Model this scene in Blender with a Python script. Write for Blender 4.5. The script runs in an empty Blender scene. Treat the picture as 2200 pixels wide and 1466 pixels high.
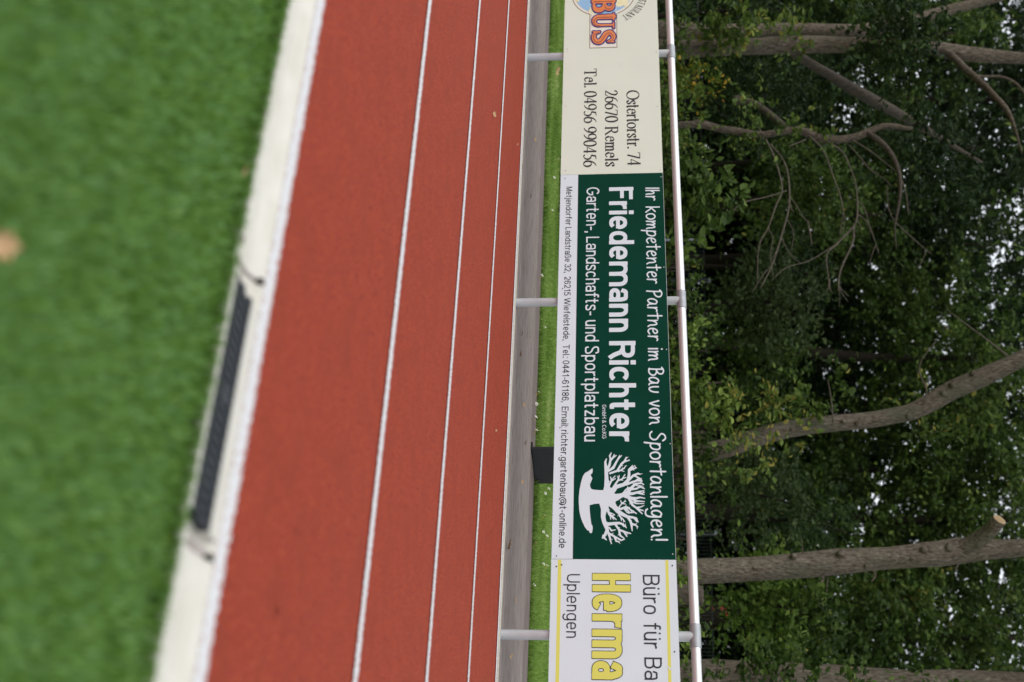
import bpy, bmesh, math, random
import numpy as np
from mathutils import Matrix, Vector

C = bpy.context.scene.collection
sc = bpy.context.scene
rnd = random.Random(7)
rng = np.random.default_rng(11)

# ------------------------------------------------------------------ camera
# A portrait shot stored sideways: world up points to the right of the frame.
FPX, HC, YAW, PITCH, ROLL = 2650.0, 0.7511, 0.57443, 0.08963, -0.01024   # focal length in pixels of the 2200 px frame
cy, sy = math.cos(YAW), math.sin(YAW)
F0, R0, U0 = Vector((-sy, cy, 0)), Vector((cy, sy, 0)), Vector((0, 0, 1))
Fw = F0 * math.cos(PITCH) - U0 * math.sin(PITCH)
Ut = U0 * math.cos(PITCH) + F0 * math.sin(PITCH)
Rt = R0 * math.cos(ROLL) + Ut * math.sin(ROLL)
Up = Ut * math.cos(ROLL) - R0 * math.sin(ROLL)
EYE = Vector((0, 0, HC))
cam = bpy.data.cameras.new('camera'); cam_o = bpy.data.objects.new('camera', cam); C.objects.link(cam_o)
X, Y, Z = Up, -Rt, -Fw
cam_o.matrix_world = Matrix(((X.x, Y.x, Z.x, EYE.x), (X.y, Y.y, Z.y, EYE.y), (X.z, Y.z, Z.z, EYE.z), (0, 0, 0, 1)))
cam.sensor_width = 36; cam.sensor_fit = 'HORIZONTAL'; cam.lens = FPX / 2200 * 36
cam.clip_start = 0.05; cam.clip_end = 2000
cam.dof.use_dof = True; cam.dof.focus_distance = 8.35; cam.dof.aperture_fstop = 1.8
sc.camera = cam_o

def ray(px, py): return Fw + Up * ((px - 1100) / FPX) + Rt * ((py - 733) / FPX)
def at(px, py, depth): return EYE + ray(px, py) * depth             # a point on the sight line, depth metres along the axis
def on_ground(px, py, z=0.0):
    d = ray(px, py); return EYE + d * ((z - HC) / d.z)
YB = 7.1098                                                         # plane of the sign boards
def on_board(px, py):
    d = ray(px, py); p = EYE + d * (YB / d.y); return (p.x, p.z)

# ------------------------------------------------------------------ light
world = bpy.data.worlds.new('World'); sc.world = world; world.use_nodes = True
nt = world.node_tree; bg = nt.nodes['Background']
sky = nt.nodes.new('ShaderNodeTexSky'); sky.sky_type = 'NISHITA'; sky.sun_disc = False
SUN_EL, SUN_AZ = math.radians(50), math.radians(215)                # azimuth clockwise from +Y
sky.sun_elevation = SUN_EL; sky.sun_rotation = SUN_AZ; sky.air_density = 1.0; sky.dust_density = 3.0
hsv = nt.nodes.new('ShaderNodeHueSaturation'); hsv.inputs['Saturation'].default_value = 0.28; hsv.inputs['Value'].default_value = 1.1
nt.links.new(sky.outputs[0], hsv.inputs['Color']); ov = nt.nodes.new('ShaderNodeMixRGB'); ov.inputs['Fac'].default_value = 0.6            # thin even cloud over the sky
ov.inputs['Color2'].default_value = (6.9, 7.3, 7.7, 1)
nt.links.new(hsv.outputs[0], ov.inputs['Color1']); nt.links.new(ov.outputs[0], bg.inputs['Color'])
bg.inputs['Strength'].default_value = 0.15
sun = bpy.data.lights.new('sun', 'SUN'); sun_o = bpy.data.objects.new('sun', sun); C.objects.link(sun_o)
sun.energy = 1.0; sun.angle = math.radians(60); sun.color = (1.0, 0.985, 0.95)
sd = Vector((math.sin(SUN_AZ) * math.cos(SUN_EL), math.cos(SUN_AZ) * math.cos(SUN_EL), math.sin(SUN_EL)))
sun_o.rotation_euler = sd.to_track_quat('Z', 'Y').to_euler(); sun_o.location = (0, 0, 30)
sc.view_settings.view_transform = 'Standard'; sc.view_settings.look = 'None'
sc.view_settings.gamma = 1; sc.view_settings.exposure = 0.22; sc.view_settings.use_curve_mapping = False
sc.cycles.max_bounces = 6; sc.cycles.transparent_max_bounces = 4

# ------------------------------------------------------------------ materials
def mat(name, rgb, rough=0.6, metal=0.0, spec=0.5):
    m = bpy.data.materials.new(name); m.use_nodes = True; b = m.node_tree.nodes['Principled BSDF']
    b.inputs['Base Color'].default_value = (*rgb, 1); b.inputs['Roughness'].default_value = rough
    b.inputs['Metallic'].default_value = metal; b.inputs['Specular IOR Level'].default_value = spec
    return m
def noise_mat(name, cols, scale, rough=0.7, bump=0.0, stretch=(1, 1, 1), detail=4.0, spec=0.4, bscale=None, bdist=0.01, metal=0.0, second=None):
    """colour ramp over a world-sized noise; second=(scale, rgb, lo, hi) lays larger soft patches over it"""
    m = mat(name, cols[0][1], rough, metal, spec); n = m.node_tree.nodes; l = m.node_tree.links; b = n['Principled BSDF']
    tc = n.new('ShaderNodeTexCoord'); mp = n.new('ShaderNodeMapping'); mp.inputs['Scale'].default_value = stretch
    l.new(tc.outputs['Object'], mp.inputs['Vector'])
    tx = n.new('ShaderNodeTexNoise'); tx.inputs['Scale'].default_value = scale; tx.inputs['Detail'].default_value = detail
    l.new(mp.outputs[0], tx.inputs['Vector'])
    cr = n.new('ShaderNodeValToRGB'); el = cr.color_ramp.elements
    while len(el) < len(cols): el.new(0.5)
    for e, (p, c) in zip(el, cols): e.position = p; e.color = (*c, 1)
    l.new(tx.outputs['Fac'], cr.inputs['Fac']); out = cr.outputs['Color']
    if second:
        s2, c2, lo, hi = second
        t2 = n.new('ShaderNodeTexNoise'); t2.inputs['Scale'].default_value = s2; t2.inputs['Detail'].default_value = 5
        l.new(mp.outputs[0], t2.inputs['Vector'])
        mr = n.new('ShaderNodeMapRange'); mr.inputs['From Min'].default_value = lo; mr.inputs['From Max'].default_value = hi
        l.new(t2.outputs['Fac'], mr.inputs['Value'])
        mx = n.new('ShaderNodeMixRGB'); mx.inputs['Color2'].default_value = (*c2, 1)
        l.new(mr.outputs[0], mx.inputs['Fac']); l.new(out, mx.inputs['Color1']); out = mx.outputs[0]
    l.new(out, b.inputs['Base Color'])
    if bump:
        t3 = n.new('ShaderNodeTexNoise'); t3.inputs['Scale'].default_value = bscale or scale; t3.inputs['Detail'].default_value = 3
        l.new(mp.outputs[0], t3.inputs['Vector'])
        bp = n.new('ShaderNodeBump'); bp.inputs['Strength'].default_value = bump; bp.inputs['Distance'].default_value = bdist
        l.new(t3.outputs['Fac'], bp.inputs['Height']); l.new(bp.outputs[0], b.inputs['Normal'])
    return m
def tint_mat(name, ramp, rough=0.55, trans=0.3, spec=0.15):
    """leaf or blade: colour picked per leaf from a ramp, part of the light passing through"""
    m = bpy.data.materials.new(name); m.use_nodes = True; n = m.node_tree.nodes; l = m.node_tree.links
    b = n['Principled BSDF']; b.inputs['Roughness'].default_value = rough; b.inputs['Specular IOR Level'].default_value = spec
    a = n.new('ShaderNodeAttribute'); a.attribute_name = 'tint'
    cr = n.new('ShaderNodeValToRGB'); el = cr.color_ramp.elements
    while len(el) < len(ramp): el.new(0.5)
    for e, (p, c) in zip(el, ramp): e.position = p; e.color = (*c, 1)
    l.new(a.outputs['Fac'], cr.inputs['Fac']); l.new(cr.outputs[0], b.inputs['Base Color'])
    if trans:
        t = n.new('ShaderNodeBsdfTranslucent'); mx = n.new('ShaderNodeMixShader'); mx.inputs['Fac'].default_value = trans
        l.new(cr.outputs[0], t.inputs['Color']); l.new(b.outputs[0], mx.inputs[1]); l.new(t.outputs[0], mx.inputs[2])
        l.new(mx.outputs[0], n['Material Output'].inputs['Surface'])
    return m
RED = (0.276, 0.0395, 0.0185)
M = {
 'soil': noise_mat('soil', [(0.3, (0.03, 0.024, 0.015)), (0.7, (0.07, 0.055, 0.033))], 6, 0.9, 0.4, bdist=0.03),
 'turf_base': noise_mat('turf_base', [(0.25, (0.05, 0.115, 0.022)), (0.75, (0.10, 0.20, 0.05))], 26, 0.85, 0.3, second=(3, (0.05, 0.12, 0.035), 0.45, 0.75)),
 'turf': tint_mat('turf', [(0.0, (0.066, 0.145, 0.016)), (0.3, (0.138, 0.257, 0.035)), (0.55, (0.165, 0.315, 0.076)), (0.8, (0.259, 0.436, 0.161)), (1.0, (0.331, 0.456, 0.101))], 0.55, 0.25),
 'lawn_base': noise_mat('lawn_base', [(0.3, (0.09, 0.17, 0.02)), (0.7, (0.16, 0.26, 0.045))], 14, 0.9, 0.3),
 'lawn': tint_mat('lawn', [(0.0, (0.116, 0.209, 0.03)), (0.5, (0.232, 0.354, 0.074)), (0.85, (0.383, 0.48, 0.157)), (1.0, (0.522, 0.469, 0.28))], 0.5, 0.3),
 'track': noise_mat('track', [(0.32, (0.15, 0.020, 0.014)), (0.48, RED), (0.56, RED), (0.72, (0.43, 0.088, 0.040))], 130, 0.85, 0.7, detail=3, spec=0.15, bdist=0.006, second=(7, (0.235, 0.037, 0.018), 0.47, 0.72)),
 'cream': noise_mat('cream', [(0.35, (0.52, 0.49, 0.425)), (0.65, (0.58, 0.555, 0.495))], 9, 0.7, 0.15, bscale=120, bdist=0.002, stretch=(1, 2, 1), second=(4, (0.52, 0.485, 0.415), 0.58, 0.9)),
 'kerb': noise_mat('kerb', [(0.3, (0.36, 0.33, 0.27)), (0.7, (0.50, 0.47, 0.40))], 30, 0.85, 0.3, bdist=0.003, second=(7, (0.25, 0.22, 0.17), 0.6, 0.8)),
 'path': noise_mat('path', [(0.2, (0.145, 0.112, 0.097)), (0.42, (0.215, 0.177, 0.160)), (0.58, (0.24, 0.20, 0.182)), (0.8, (0.32, 0.276, 0.258))], 7, 0.9, 0.3, stretch=(0.55, 2.6, 1), detail=9, bdist=0.004, spec=0.12, bscale=40, second=(13.0, (0.09, 0.072, 0.05), 0.575, 0.70)),
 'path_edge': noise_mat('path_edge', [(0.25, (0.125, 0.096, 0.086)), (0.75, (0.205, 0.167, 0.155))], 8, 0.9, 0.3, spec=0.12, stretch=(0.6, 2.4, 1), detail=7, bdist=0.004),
 'joint': mat('joint', (0.03, 0.024, 0.018), 0.95), 'sealant_and_shade': noise_mat('sealant_and_shade', [(0.3, (0.30, 0.255, 0.235)), (0.7, (0.42, 0.37, 0.35))], 40, 0.8),
 'grate': noise_mat('grate', [(0.3, (0.032, 0.035, 0.040)), (0.7, (0.052, 0.057, 0.063))], 60, 0.6, spec=0.2),
 'alu': noise_mat('alu', [(0.3, (0.66, 0.665, 0.675)), (0.7, (0.76, 0.765, 0.775))], 5, 0.34, 0.05, bscale=90, bdist=0.001, metal=0.45, stretch=(0.3, 1, 1)),
 'post_metal': noise_mat('post_metal', [(0.3, (0.44, 0.45, 0.465)), (0.7, (0.52, 0.53, 0.545))], 9, 0.42, 0.1, bscale=60, bdist=0.001, metal=0.35),
 'fitting': noise_mat('fitting', [(0.3, (0.30, 0.315, 0.335)), (0.7, (0.38, 0.395, 0.41))], 25, 0.45, metal=0.25),
 'white_panel': noise_mat('white_panel', [(0.3, (0.62, 0.675, 0.72)), (0.7, (0.645, 0.70, 0.745))], 3, 0.45, spec=0.25, second=(9, (0.60, 0.65, 0.69), 0.6, 0.9)),
 'green_panel': noise_mat('green_panel', [(0.3, (0.0008, 0.036, 0.021)), (0.7, (0.0015, 0.042, 0.025))], 4, 0.4, spec=0.06, second=(6, (0.003, 0.046, 0.029), 0.6, 0.9)),
 'cream_panel': noise_mat('cream_panel', [(0.3, (0.64, 0.675, 0.575)), (0.7, (0.665, 0.70, 0.60))], 3, 0.45, spec=0.25, second=(8, (0.605, 0.655, 0.58), 0.6, 0.9)),
 'white_vinyl': mat('white_vinyl', (0.635, 0.69, 0.735), 0.45, 0, 0.25),
 'black_vinyl': mat('black_vinyl', (0.014, 0.013, 0.02), 0.4),
 'dark_text': mat('dark_text', (0.022, 0.022, 0.026), 0.45),
 'ink': mat('ink', (0.018, 0.014, 0.018), 0.45),
 'yellow_vinyl': mat('yellow_vinyl', (0.66, 0.62, 0.11), 0.4),
 'orange': noise_mat('orange', [(0.3, (0.62, 0.17, 0.045)), (0.7, (0.72, 0.24, 0.07))], 14, 0.4),
 'rust_print': mat('rust_print', (0.34, 0.085, 0.05), 0.4),
 'purple': mat('purple', (0.045, 0.012, 0.15), 0.4),
 'sea_blue': noise_mat('sea_blue', [(0.3, (0.24, 0.44, 0.66)), (0.7, (0.30, 0.50, 0.70))], 10, 0.4),
 'land_print': noise_mat('land_print', [(0.35, (0.72, 0.67, 0.36)), (0.65, (0.78, 0.75, 0.52))], 22, 0.4),
 'brown_print': mat('brown_print', (0.22, 0.15, 0.08), 0.4),
 'pale_print': mat('pale_print', (0.72, 0.70, 0.62), 0.4),
 'rivet': mat('rivet', (0.55, 0.55, 0.56), 0.3, 0.8),
 'rivet_dark': mat('rivet_dark', (0.03, 0.03, 0.035), 0.4),
 'anthracite': noise_mat('anthracite', [(0.3, (0.016, 0.0165, 0.018)), (0.7, (0.023, 0.0235, 0.025))], 18, 0.6, 0.1, bscale=80, bdist=0.002, spec=0.35),
 'bark': noise_mat('bark', [(0.28, (0.058, 0.045, 0.033)), (0.48, (0.145, 0.117, 0.092)), (0.6, (0.172, 0.141, 0.112)), (0.78, (0.31, 0.265, 0.215))], 24, 0.95, 1.0, stretch=(1.7, 1.7, 0.6), detail=9, bscale=34, bdist=0.03, spec=0.1, second=(2.2, (0.10, 0.105, 0.07), 0.52, 0.8)),
 'bark_dark': noise_mat('bark_dark', [(0.25, (0.035, 0.026, 0.019)), (0.75, (0.095, 0.075, 0.056))], 14, 0.9, 0.8, stretch=(2, 2, 0.7), detail=7, bdist=0.02),
 'bark_limb': noise_mat('bark_limb', [(0.28, (0.05, 0.038, 0.028)), (0.55, (0.115, 0.092, 0.072)), (0.8, (0.21, 0.178, 0.142))], 26, 0.95, 0.9, stretch=(1.6, 1.6, 0.8), detail=8, bdist=0.02, spec=0.1),
 'bark_shade': mat('bark_shade', (0.020, 0.016, 0.012), 0.95, 0, 0.1),  # bark colour darkened to carry the shade around the trunks farther back
 'twig': noise_mat('twig', [(0.3, (0.07, 0.056, 0.042)), (0.7, (0.135, 0.11, 0.084))], 20, 0.85),
 'cut_wood': noise_mat('cut_wood', [(0.3, (0.34, 0.23, 0.12)), (0.7, (0.48, 0.35, 0.20))], 22, 0.8),
 'fence_steel': mat('fence_steel', (0.022, 0.032, 0.036), 0.5, 0.2),
 'fence_cap': mat('fence_cap', (0.20, 0.22, 0.24), 0.4, 0.3),
 'lamp_shade': mat('lamp_shade', (0.34, 0.33, 0.30), 0.5),
 'galv': mat('galv', (0.30, 0.31, 0.33), 0.45, 0.5),
 'leaf_mid': tint_mat('leaf_mid', [(0.0, (0.0123, 0.0232, 0.0057)), (0.4, (0.0362, 0.0651, 0.0138)), (0.75, (0.0969, 0.1511, 0.0306)), (0.95, (0.1882, 0.2413, 0.0538)), (1.0, (0.2981, 0.2587, 0.0602))]),
 'leaf_dark': tint_mat('leaf_dark', [(0.0, (0.0054, 0.0123, 0.0045)), (0.5, (0.0216, 0.0409, 0.0139)), (0.85, (0.0556, 0.0912, 0.0257)), (1.0, (0.1094, 0.1506, 0.0482))]),
 'leaf_bright': tint_mat('leaf_bright', [(0.0, (0.0326, 0.0576, 0.0112)), (0.5, (0.1207, 0.1903, 0.035)), (1.0, (0.3268, 0.4077, 0.0924))]),
 'leaf_yellow': tint_mat('leaf_yellow', [(0.0, (0.05, 0.085, 0.014)), (0.55, (0.10, 0.14, 0.02)), (0.68, (0.42, 0.27, 0.03)), (1.0, (0.56, 0.30, 0.04))]),
 'leaf_blue': tint_mat('leaf_blue', [(0.0, (0.0224, 0.0379, 0.0121)), (0.6, (0.0586, 0.088, 0.031)), (1.0, (0.1294, 0.1681, 0.0646))]),
 'leaf_shade': tint_mat('leaf_shade', [(0.0, (0.0042, 0.0091, 0.0028)), (0.6, (0.014, 0.0266, 0.007)), (1.0, (0.035, 0.0595, 0.0154))]),  # deep shade of the wood is put into this leaf colour
 'red_petal': tint_mat('red_petal', [(0.0, (0.35, 0.05, 0.05)), (1.0, (0.55, 0.13, 0.09))]),
 'dry_leaf': noise_mat('dry_leaf', [(0.3, (0.30, 0.17, 0.075)), (0.7, (0.50, 0.33, 0.17))], 40, 0.75),
 'petal': mat('petal', (0.78, 0.78, 0.74), 0.6), 'pollen': mat('pollen', (0.65, 0.45, 0.05), 0.7),
}
def line_mat():
    """white lane paint on rubber granules: thin along its ragged edges and speckled where granules show"""
    m = mat('lane_paint', (0.8, 0.8, 0.8), 0.75, 0, 0.3); n = m.node_tree.nodes; l = m.node_tree.links; b = n['Principled BSDF']
    tc = n.new('ShaderNodeTexCoord'); uv = n.new('ShaderNodeSeparateXYZ'); l.new(tc.outputs['UV'], uv.inputs[0])
    tx = n.new('ShaderNodeTexNoise'); tx.inputs['Scale'].default_value = 95; tx.inputs['Detail'].default_value = 2
    l.new(tc.outputs['Object'], tx.inputs['Vector'])
    def mth(op, a, bb):
        q = n.new('ShaderNodeMath'); q.operation = op
        for k, v in enumerate((a, bb)):
            if hasattr(v, 'is_linked'): l.new(v, q.inputs[k])
            else: q.inputs[k].default_value = v
        return q.outputs[0]
    d = mth('ABSOLUTE', mth('SUBTRACT', uv.outputs['Y'], 0.5), 0)
    e = mth('ADD', d, mth('MULTIPLY', mth('SUBTRACT', tx.outputs['Fac'], 0.5), 1.5))
    mr = n.new('ShaderNodeMapRange'); mr.inputs['From Min'].default_value = 0.36; mr.inputs['From Max'].default_value = 0.46
    l.new(e, mr.inputs['Value'])
    mx = n.new('ShaderNodeMixRGB'); mx.inputs['Color1'].default_value = (0.60, 0.595, 0.60, 1); mx.inputs['Color2'].default_value = (*RED, 1)
    l.new(mr.outputs[0], mx.inputs['Fac']); l.new(mx.outputs[0], b.inputs['Base Color'])
    return m
M['lane_paint'] = line_mat()

# ------------------------------------------------------------------ helpers
def tag(o, label=None, cat=None, group=None, kind=None):
    if label: o['label'] = label
    if cat: o['category'] = cat
    if group: o['group'] = group
    if kind: o['kind'] = kind
    return o
def link(name, me, m, parent=None, loc=None):
    o = bpy.data.objects.new(name, me); C.objects.link(o)
    if m is not None and not me.materials: me.materials.append(m)
    if parent is not None: o.parent = parent
    if loc is not None: o.location = loc
    return o
def mesh_obj(name, V, F, m, parent=None, loc=None, smooth=False):
    me = bpy.data.meshes.new(name); me.from_pydata([tuple(v) for v in V], [], [list(f) for f in F]); me.update()
    if smooth: me.polygons.foreach_set('use_smooth', [True] * len(me.polygons))
    return link(name, me, m, parent, loc)
def empty(name, loc, label, cat, group=None):
    o = bpy.data.objects.new(name, None); C.objects.link(o); o.location = loc; o.empty_display_size = 0.2
    return tag(o, label, cat, group)
class MB:
    """collects shapes for ONE mesh object"""
    def __init__(s): s.V = []; s.F = []
    def box(s, x0, x1, y0, y1, z0, z1):
        b = len(s.V); s.V += [(x, y, z) for z in (z0, z1) for y in (y0, y1) for x in (x0, x1)]
        s.F += [[b + i for i in f] for f in ((0, 2, 3, 1), (4, 5, 7, 6), (0, 1, 5, 4), (2, 6, 7, 3), (0, 4, 6, 2), (1, 3, 7, 5))]; return s
    def tube(s, pts, rad, seg=12, cap=True, wob=0.0, seed=0):
        P = [Vector(p) for p in pts]; R = list(rad) if hasattr(rad, '__len__') else [rad] * len(P); b = len(s.V); r_ = random.Random(seed)
        ph = [r_.uniform(0, 6.28) for _ in range(3)]
        t0 = (P[1] - P[0]).normalized(); u = t0.orthogonal().normalized()
        for i, p in enumerate(P):
            t = (P[min(i + 1, len(P) - 1)] - P[max(i - 1, 0)]).normalized()
            u = (u - t * u.dot(t)).normalized(); v = t.cross(u)
            for k in range(seg):
                a = 2 * math.pi * k / seg
                r = R[i] * (1 + wob * (math.sin(2 * a + ph[0] + i * .35) * .5 + math.sin(3 * a + ph[1] - i * .5) * .35 + math.sin(5 * a + ph[2] + i * .9) * .25))
                s.V.append(tuple(p + (u * math.cos(a) + v * math.sin(a)) * r))
        for i in range(len(P) - 1):
            for k in range(seg):
                s.F.append([b + i * seg + k, b + i * seg + (k + 1) % seg, b + (i + 1) * seg + (k + 1) % seg, b + (i + 1) * seg + k])
        if cap: s.F.append([b + k for k in range(seg)][::-1]); s.F.append([b + (len(P) - 1) * seg + k for k in range(seg)])
        return s
    def prism(s, prof, x0, x1):
        """profile of (y, z) swept along x"""
        b = len(s.V); n = len(prof)
        s.V += [(x0, y, z) for y, z in prof] + [(x1, y, z) for y, z in prof]
        s.F += [[b + i, b + (i + 1) % n, b + n + (i + 1) % n, b + n + i] for i in range(n)]
        s.F += [[b + i for i in range(n)][::-1], [b + n + i for i in range(n)]]; return s
    def build(s, name, m, parent=None, loc=None, smooth=False): return mesh_obj(name, s.V, s.F, m, parent, loc, smooth)
def smooth_path(pts, n=5):
    """Catmull-Rom through (px, py, r, depth) tuples or vectors"""
    P = [np.array(p, float) for p in pts]; P = [2 * P[0] - P[1]] + P + [2 * P[-1] - P[-2]]; o = []
    for i in range(1, len(P) - 2):
        for k in range(n):
            t = k / n
            o.append(0.5 * (2 * P[i] + (P[i + 1] - P[i - 1]) * t + (2 * P[i - 1] - 5 * P[i] + 4 * P[i + 1] - P[i + 2]) * t * t + (3 * P[i] - P[i - 1] - 3 * P[i + 1] + P[i + 2]) * t ** 3))
    o.append(P[-2]); return o

def leaf_mesh(name, cen, size, m, up=0.35, parent=None, tint=None, width=0.55, droop=0.0, dirs=None):
    """many small folded leaves as one mesh: cen Nx3, size N"""
    N = len(cen); d = rng.normal(size=(N, 3)); d[:, 2] = d[:, 2] * 0.6 - droop
    if dirs is not None: d = dirs + d * 0.45
    d /= np.linalg.norm(d, axis=1)[:, None]
    nrm = rng.normal(size=(N, 3)) * (1 - up); nrm[:, 2] += up * 2.0
    side = np.cross(d, nrm); side /= np.linalg.norm(side, axis=1)[:, None] + 1e-9; nr = np.cross(side, d)
    s = size[:, None]; w = width * (0.75 + 0.5 * rng.random((N, 1)))
    fold = 0.10 * s
    V = np.stack([cen - d * s * 0.5,
                  cen - d * s * 0.12 + side * s * w * 0.46 + nr * fold, cen + d * s * 0.22 + side * s * w * 0.36 + nr * fold,
                  cen + d * s * 0.5 - nr * fold * 0.6,
                  cen + d * s * 0.20 - side * s * w * 0.38 + nr * fold, cen - d * s * 0.14 - side * s * w * 0.45 + nr * fold], 1).reshape(-1, 3)
    base = np.arange(N)[:, None] * 6
    Fq = np.concatenate([base + [[0, 1, 2, 3]], base + [[0, 3, 4, 5]]], 1).reshape(-1)
    me = bpy.data.meshes.new(name); me.vertices.add(N * 6); me.vertices.foreach_set('co', V.astype(np.float32).ravel())
    me.loops.add(N * 8); me.loops.foreach_set('vertex_index', Fq.astype(np.int32))
    me.polygons.add(N * 2); me.polygons.foreach_set('loop_start', np.arange(N * 2, dtype=np.int32) * 4)
    if tint is None: tint = rng.random(N)
    at_ = me.attributes.new('tint', 'FLOAT', 'POINT'); at_.data.foreach_set('value', np.repeat(np.clip(tint, 0, 1), 6).astype(np.float32))
    me.update(calc_edges=True)
    return link(name, me, m, parent)
def blade_mesh(name, base, height, width, m, tint, lean=0.5, kind=None, label=None):
    """grass blades, one bent two-piece blade each"""
    N = len(base); a = rng.random(N) * 2 * np.pi; s = np.stack([np.cos(a), np.sin(a), np.zeros(N)], 1)
    b = rng.random(N) * 2 * np.pi; l_ = np.stack([np.cos(b), np.sin(b), np.zeros(N)], 1) * (lean * rng.random((N, 1)))
    h = height[:, None]; w = width * (0.7 + 0.6 * rng.random((N, 1)))
    upv = np.array([[0, 0, 1.0]])
    mid = base + upv * h * 0.6 + l_ * h * 0.35
    V = np.stack([base - s * w / 2, base + s * w / 2, mid + s * w * 0.4, mid - s * w * 0.4, base + upv * h * (1 - 0.25 * np.linalg.norm(l_, axis=1)[:, None]) + l_ * h * 1.0], 1).reshape(-1, 3)
    k = np.arange(N)[:, None] * 5
    me = bpy.data.meshes.new(name); me.vertices.add(N * 5); me.vertices.foreach_set('co', V.astype(np.float32).ravel())
    idx = np.concatenate([k + [[0, 1, 2, 3]], k + [[3, 2, 4]]], 1).reshape(-1)
    me.loops.add(N * 7); me.loops.foreach_set('vertex_index', idx.astype(np.int32))
    me.polygons.add(N * 2); me.polygons.foreach_set('loop_start', (np.arange(N)[:, None] * 7 + [[0, 4]]).ravel().astype(np.int32))
    at_ = me.attributes.new('tint', 'FLOAT', 'POINT'); at_.data.foreach_set('value', np.repeat(np.clip(tint, 0, 1), 5).astype(np.float32))
    me.update(calc_edges=True)
    o = link(name, me, m); return tag(o, label, None, None, kind)
def soft_noise(P, scale, seed):
    """cheap smooth 2-3D noise in 0..1 for patchiness"""
    r = np.random.default_rng(seed); o = np.zeros(len(P))
    for i in range(7):
        k = r.normal(size=P.shape[1]); k *= scale * (0.6 + 0.9 * r.random()) / np.linalg.norm(k); o += np.sin(P @ k + r.random() * 6.28)
    return 0.5 + o / 7.5
# ------------------------------------------------------------------ lettering
# Glyphs are drawn as pen strokes in units of the capital height, turned into a
# distance field and contoured, so every line of text is one clean flat mesh.
def L(*p): return [tuple(map(float, q)) for q in p]
def A(cx, cy, rx, ry, a0, a1, n=14):
    return [(cx + rx * math.cos(math.radians(a0 + (a1 - a0) * i / n)),
             cy + ry * math.sin(math.radians(a0 + (a1 - a0) * i / n))) for i in range(n + 1)]
def SE(cx, cy, rx, ry, a0, a1, n=24, e=0.86):
    o = []
    for i in range(n + 1):
        a = math.radians(a0 + (a1 - a0) * i / n); c, s = math.cos(a), math.sin(a)
        o.append((cx + rx * math.copysign(abs(c) ** e, c), cy + ry * math.copysign(abs(s) ** e, s)))
    return o
def CR(*pts, n=8):
    P = [np.array(p, float) for p in pts]; P = [2 * P[0] - P[1]] + P + [2 * P[-1] - P[-2]]; o = []
    for i in range(1, len(P) - 2):
        for k in range(n):
            t = k / n
            o.append(tuple(0.5 * (2 * P[i] + (P[i + 1] - P[i - 1]) * t + (2 * P[i - 1] - 5 * P[i] + 4 * P[i + 1] - P[i + 2]) * t * t
                                  + (3 * P[i] - P[i - 1] - 3 * P[i + 1] + P[i + 2]) * t ** 3)))
    o.append(tuple(P[-2])); return o

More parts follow.
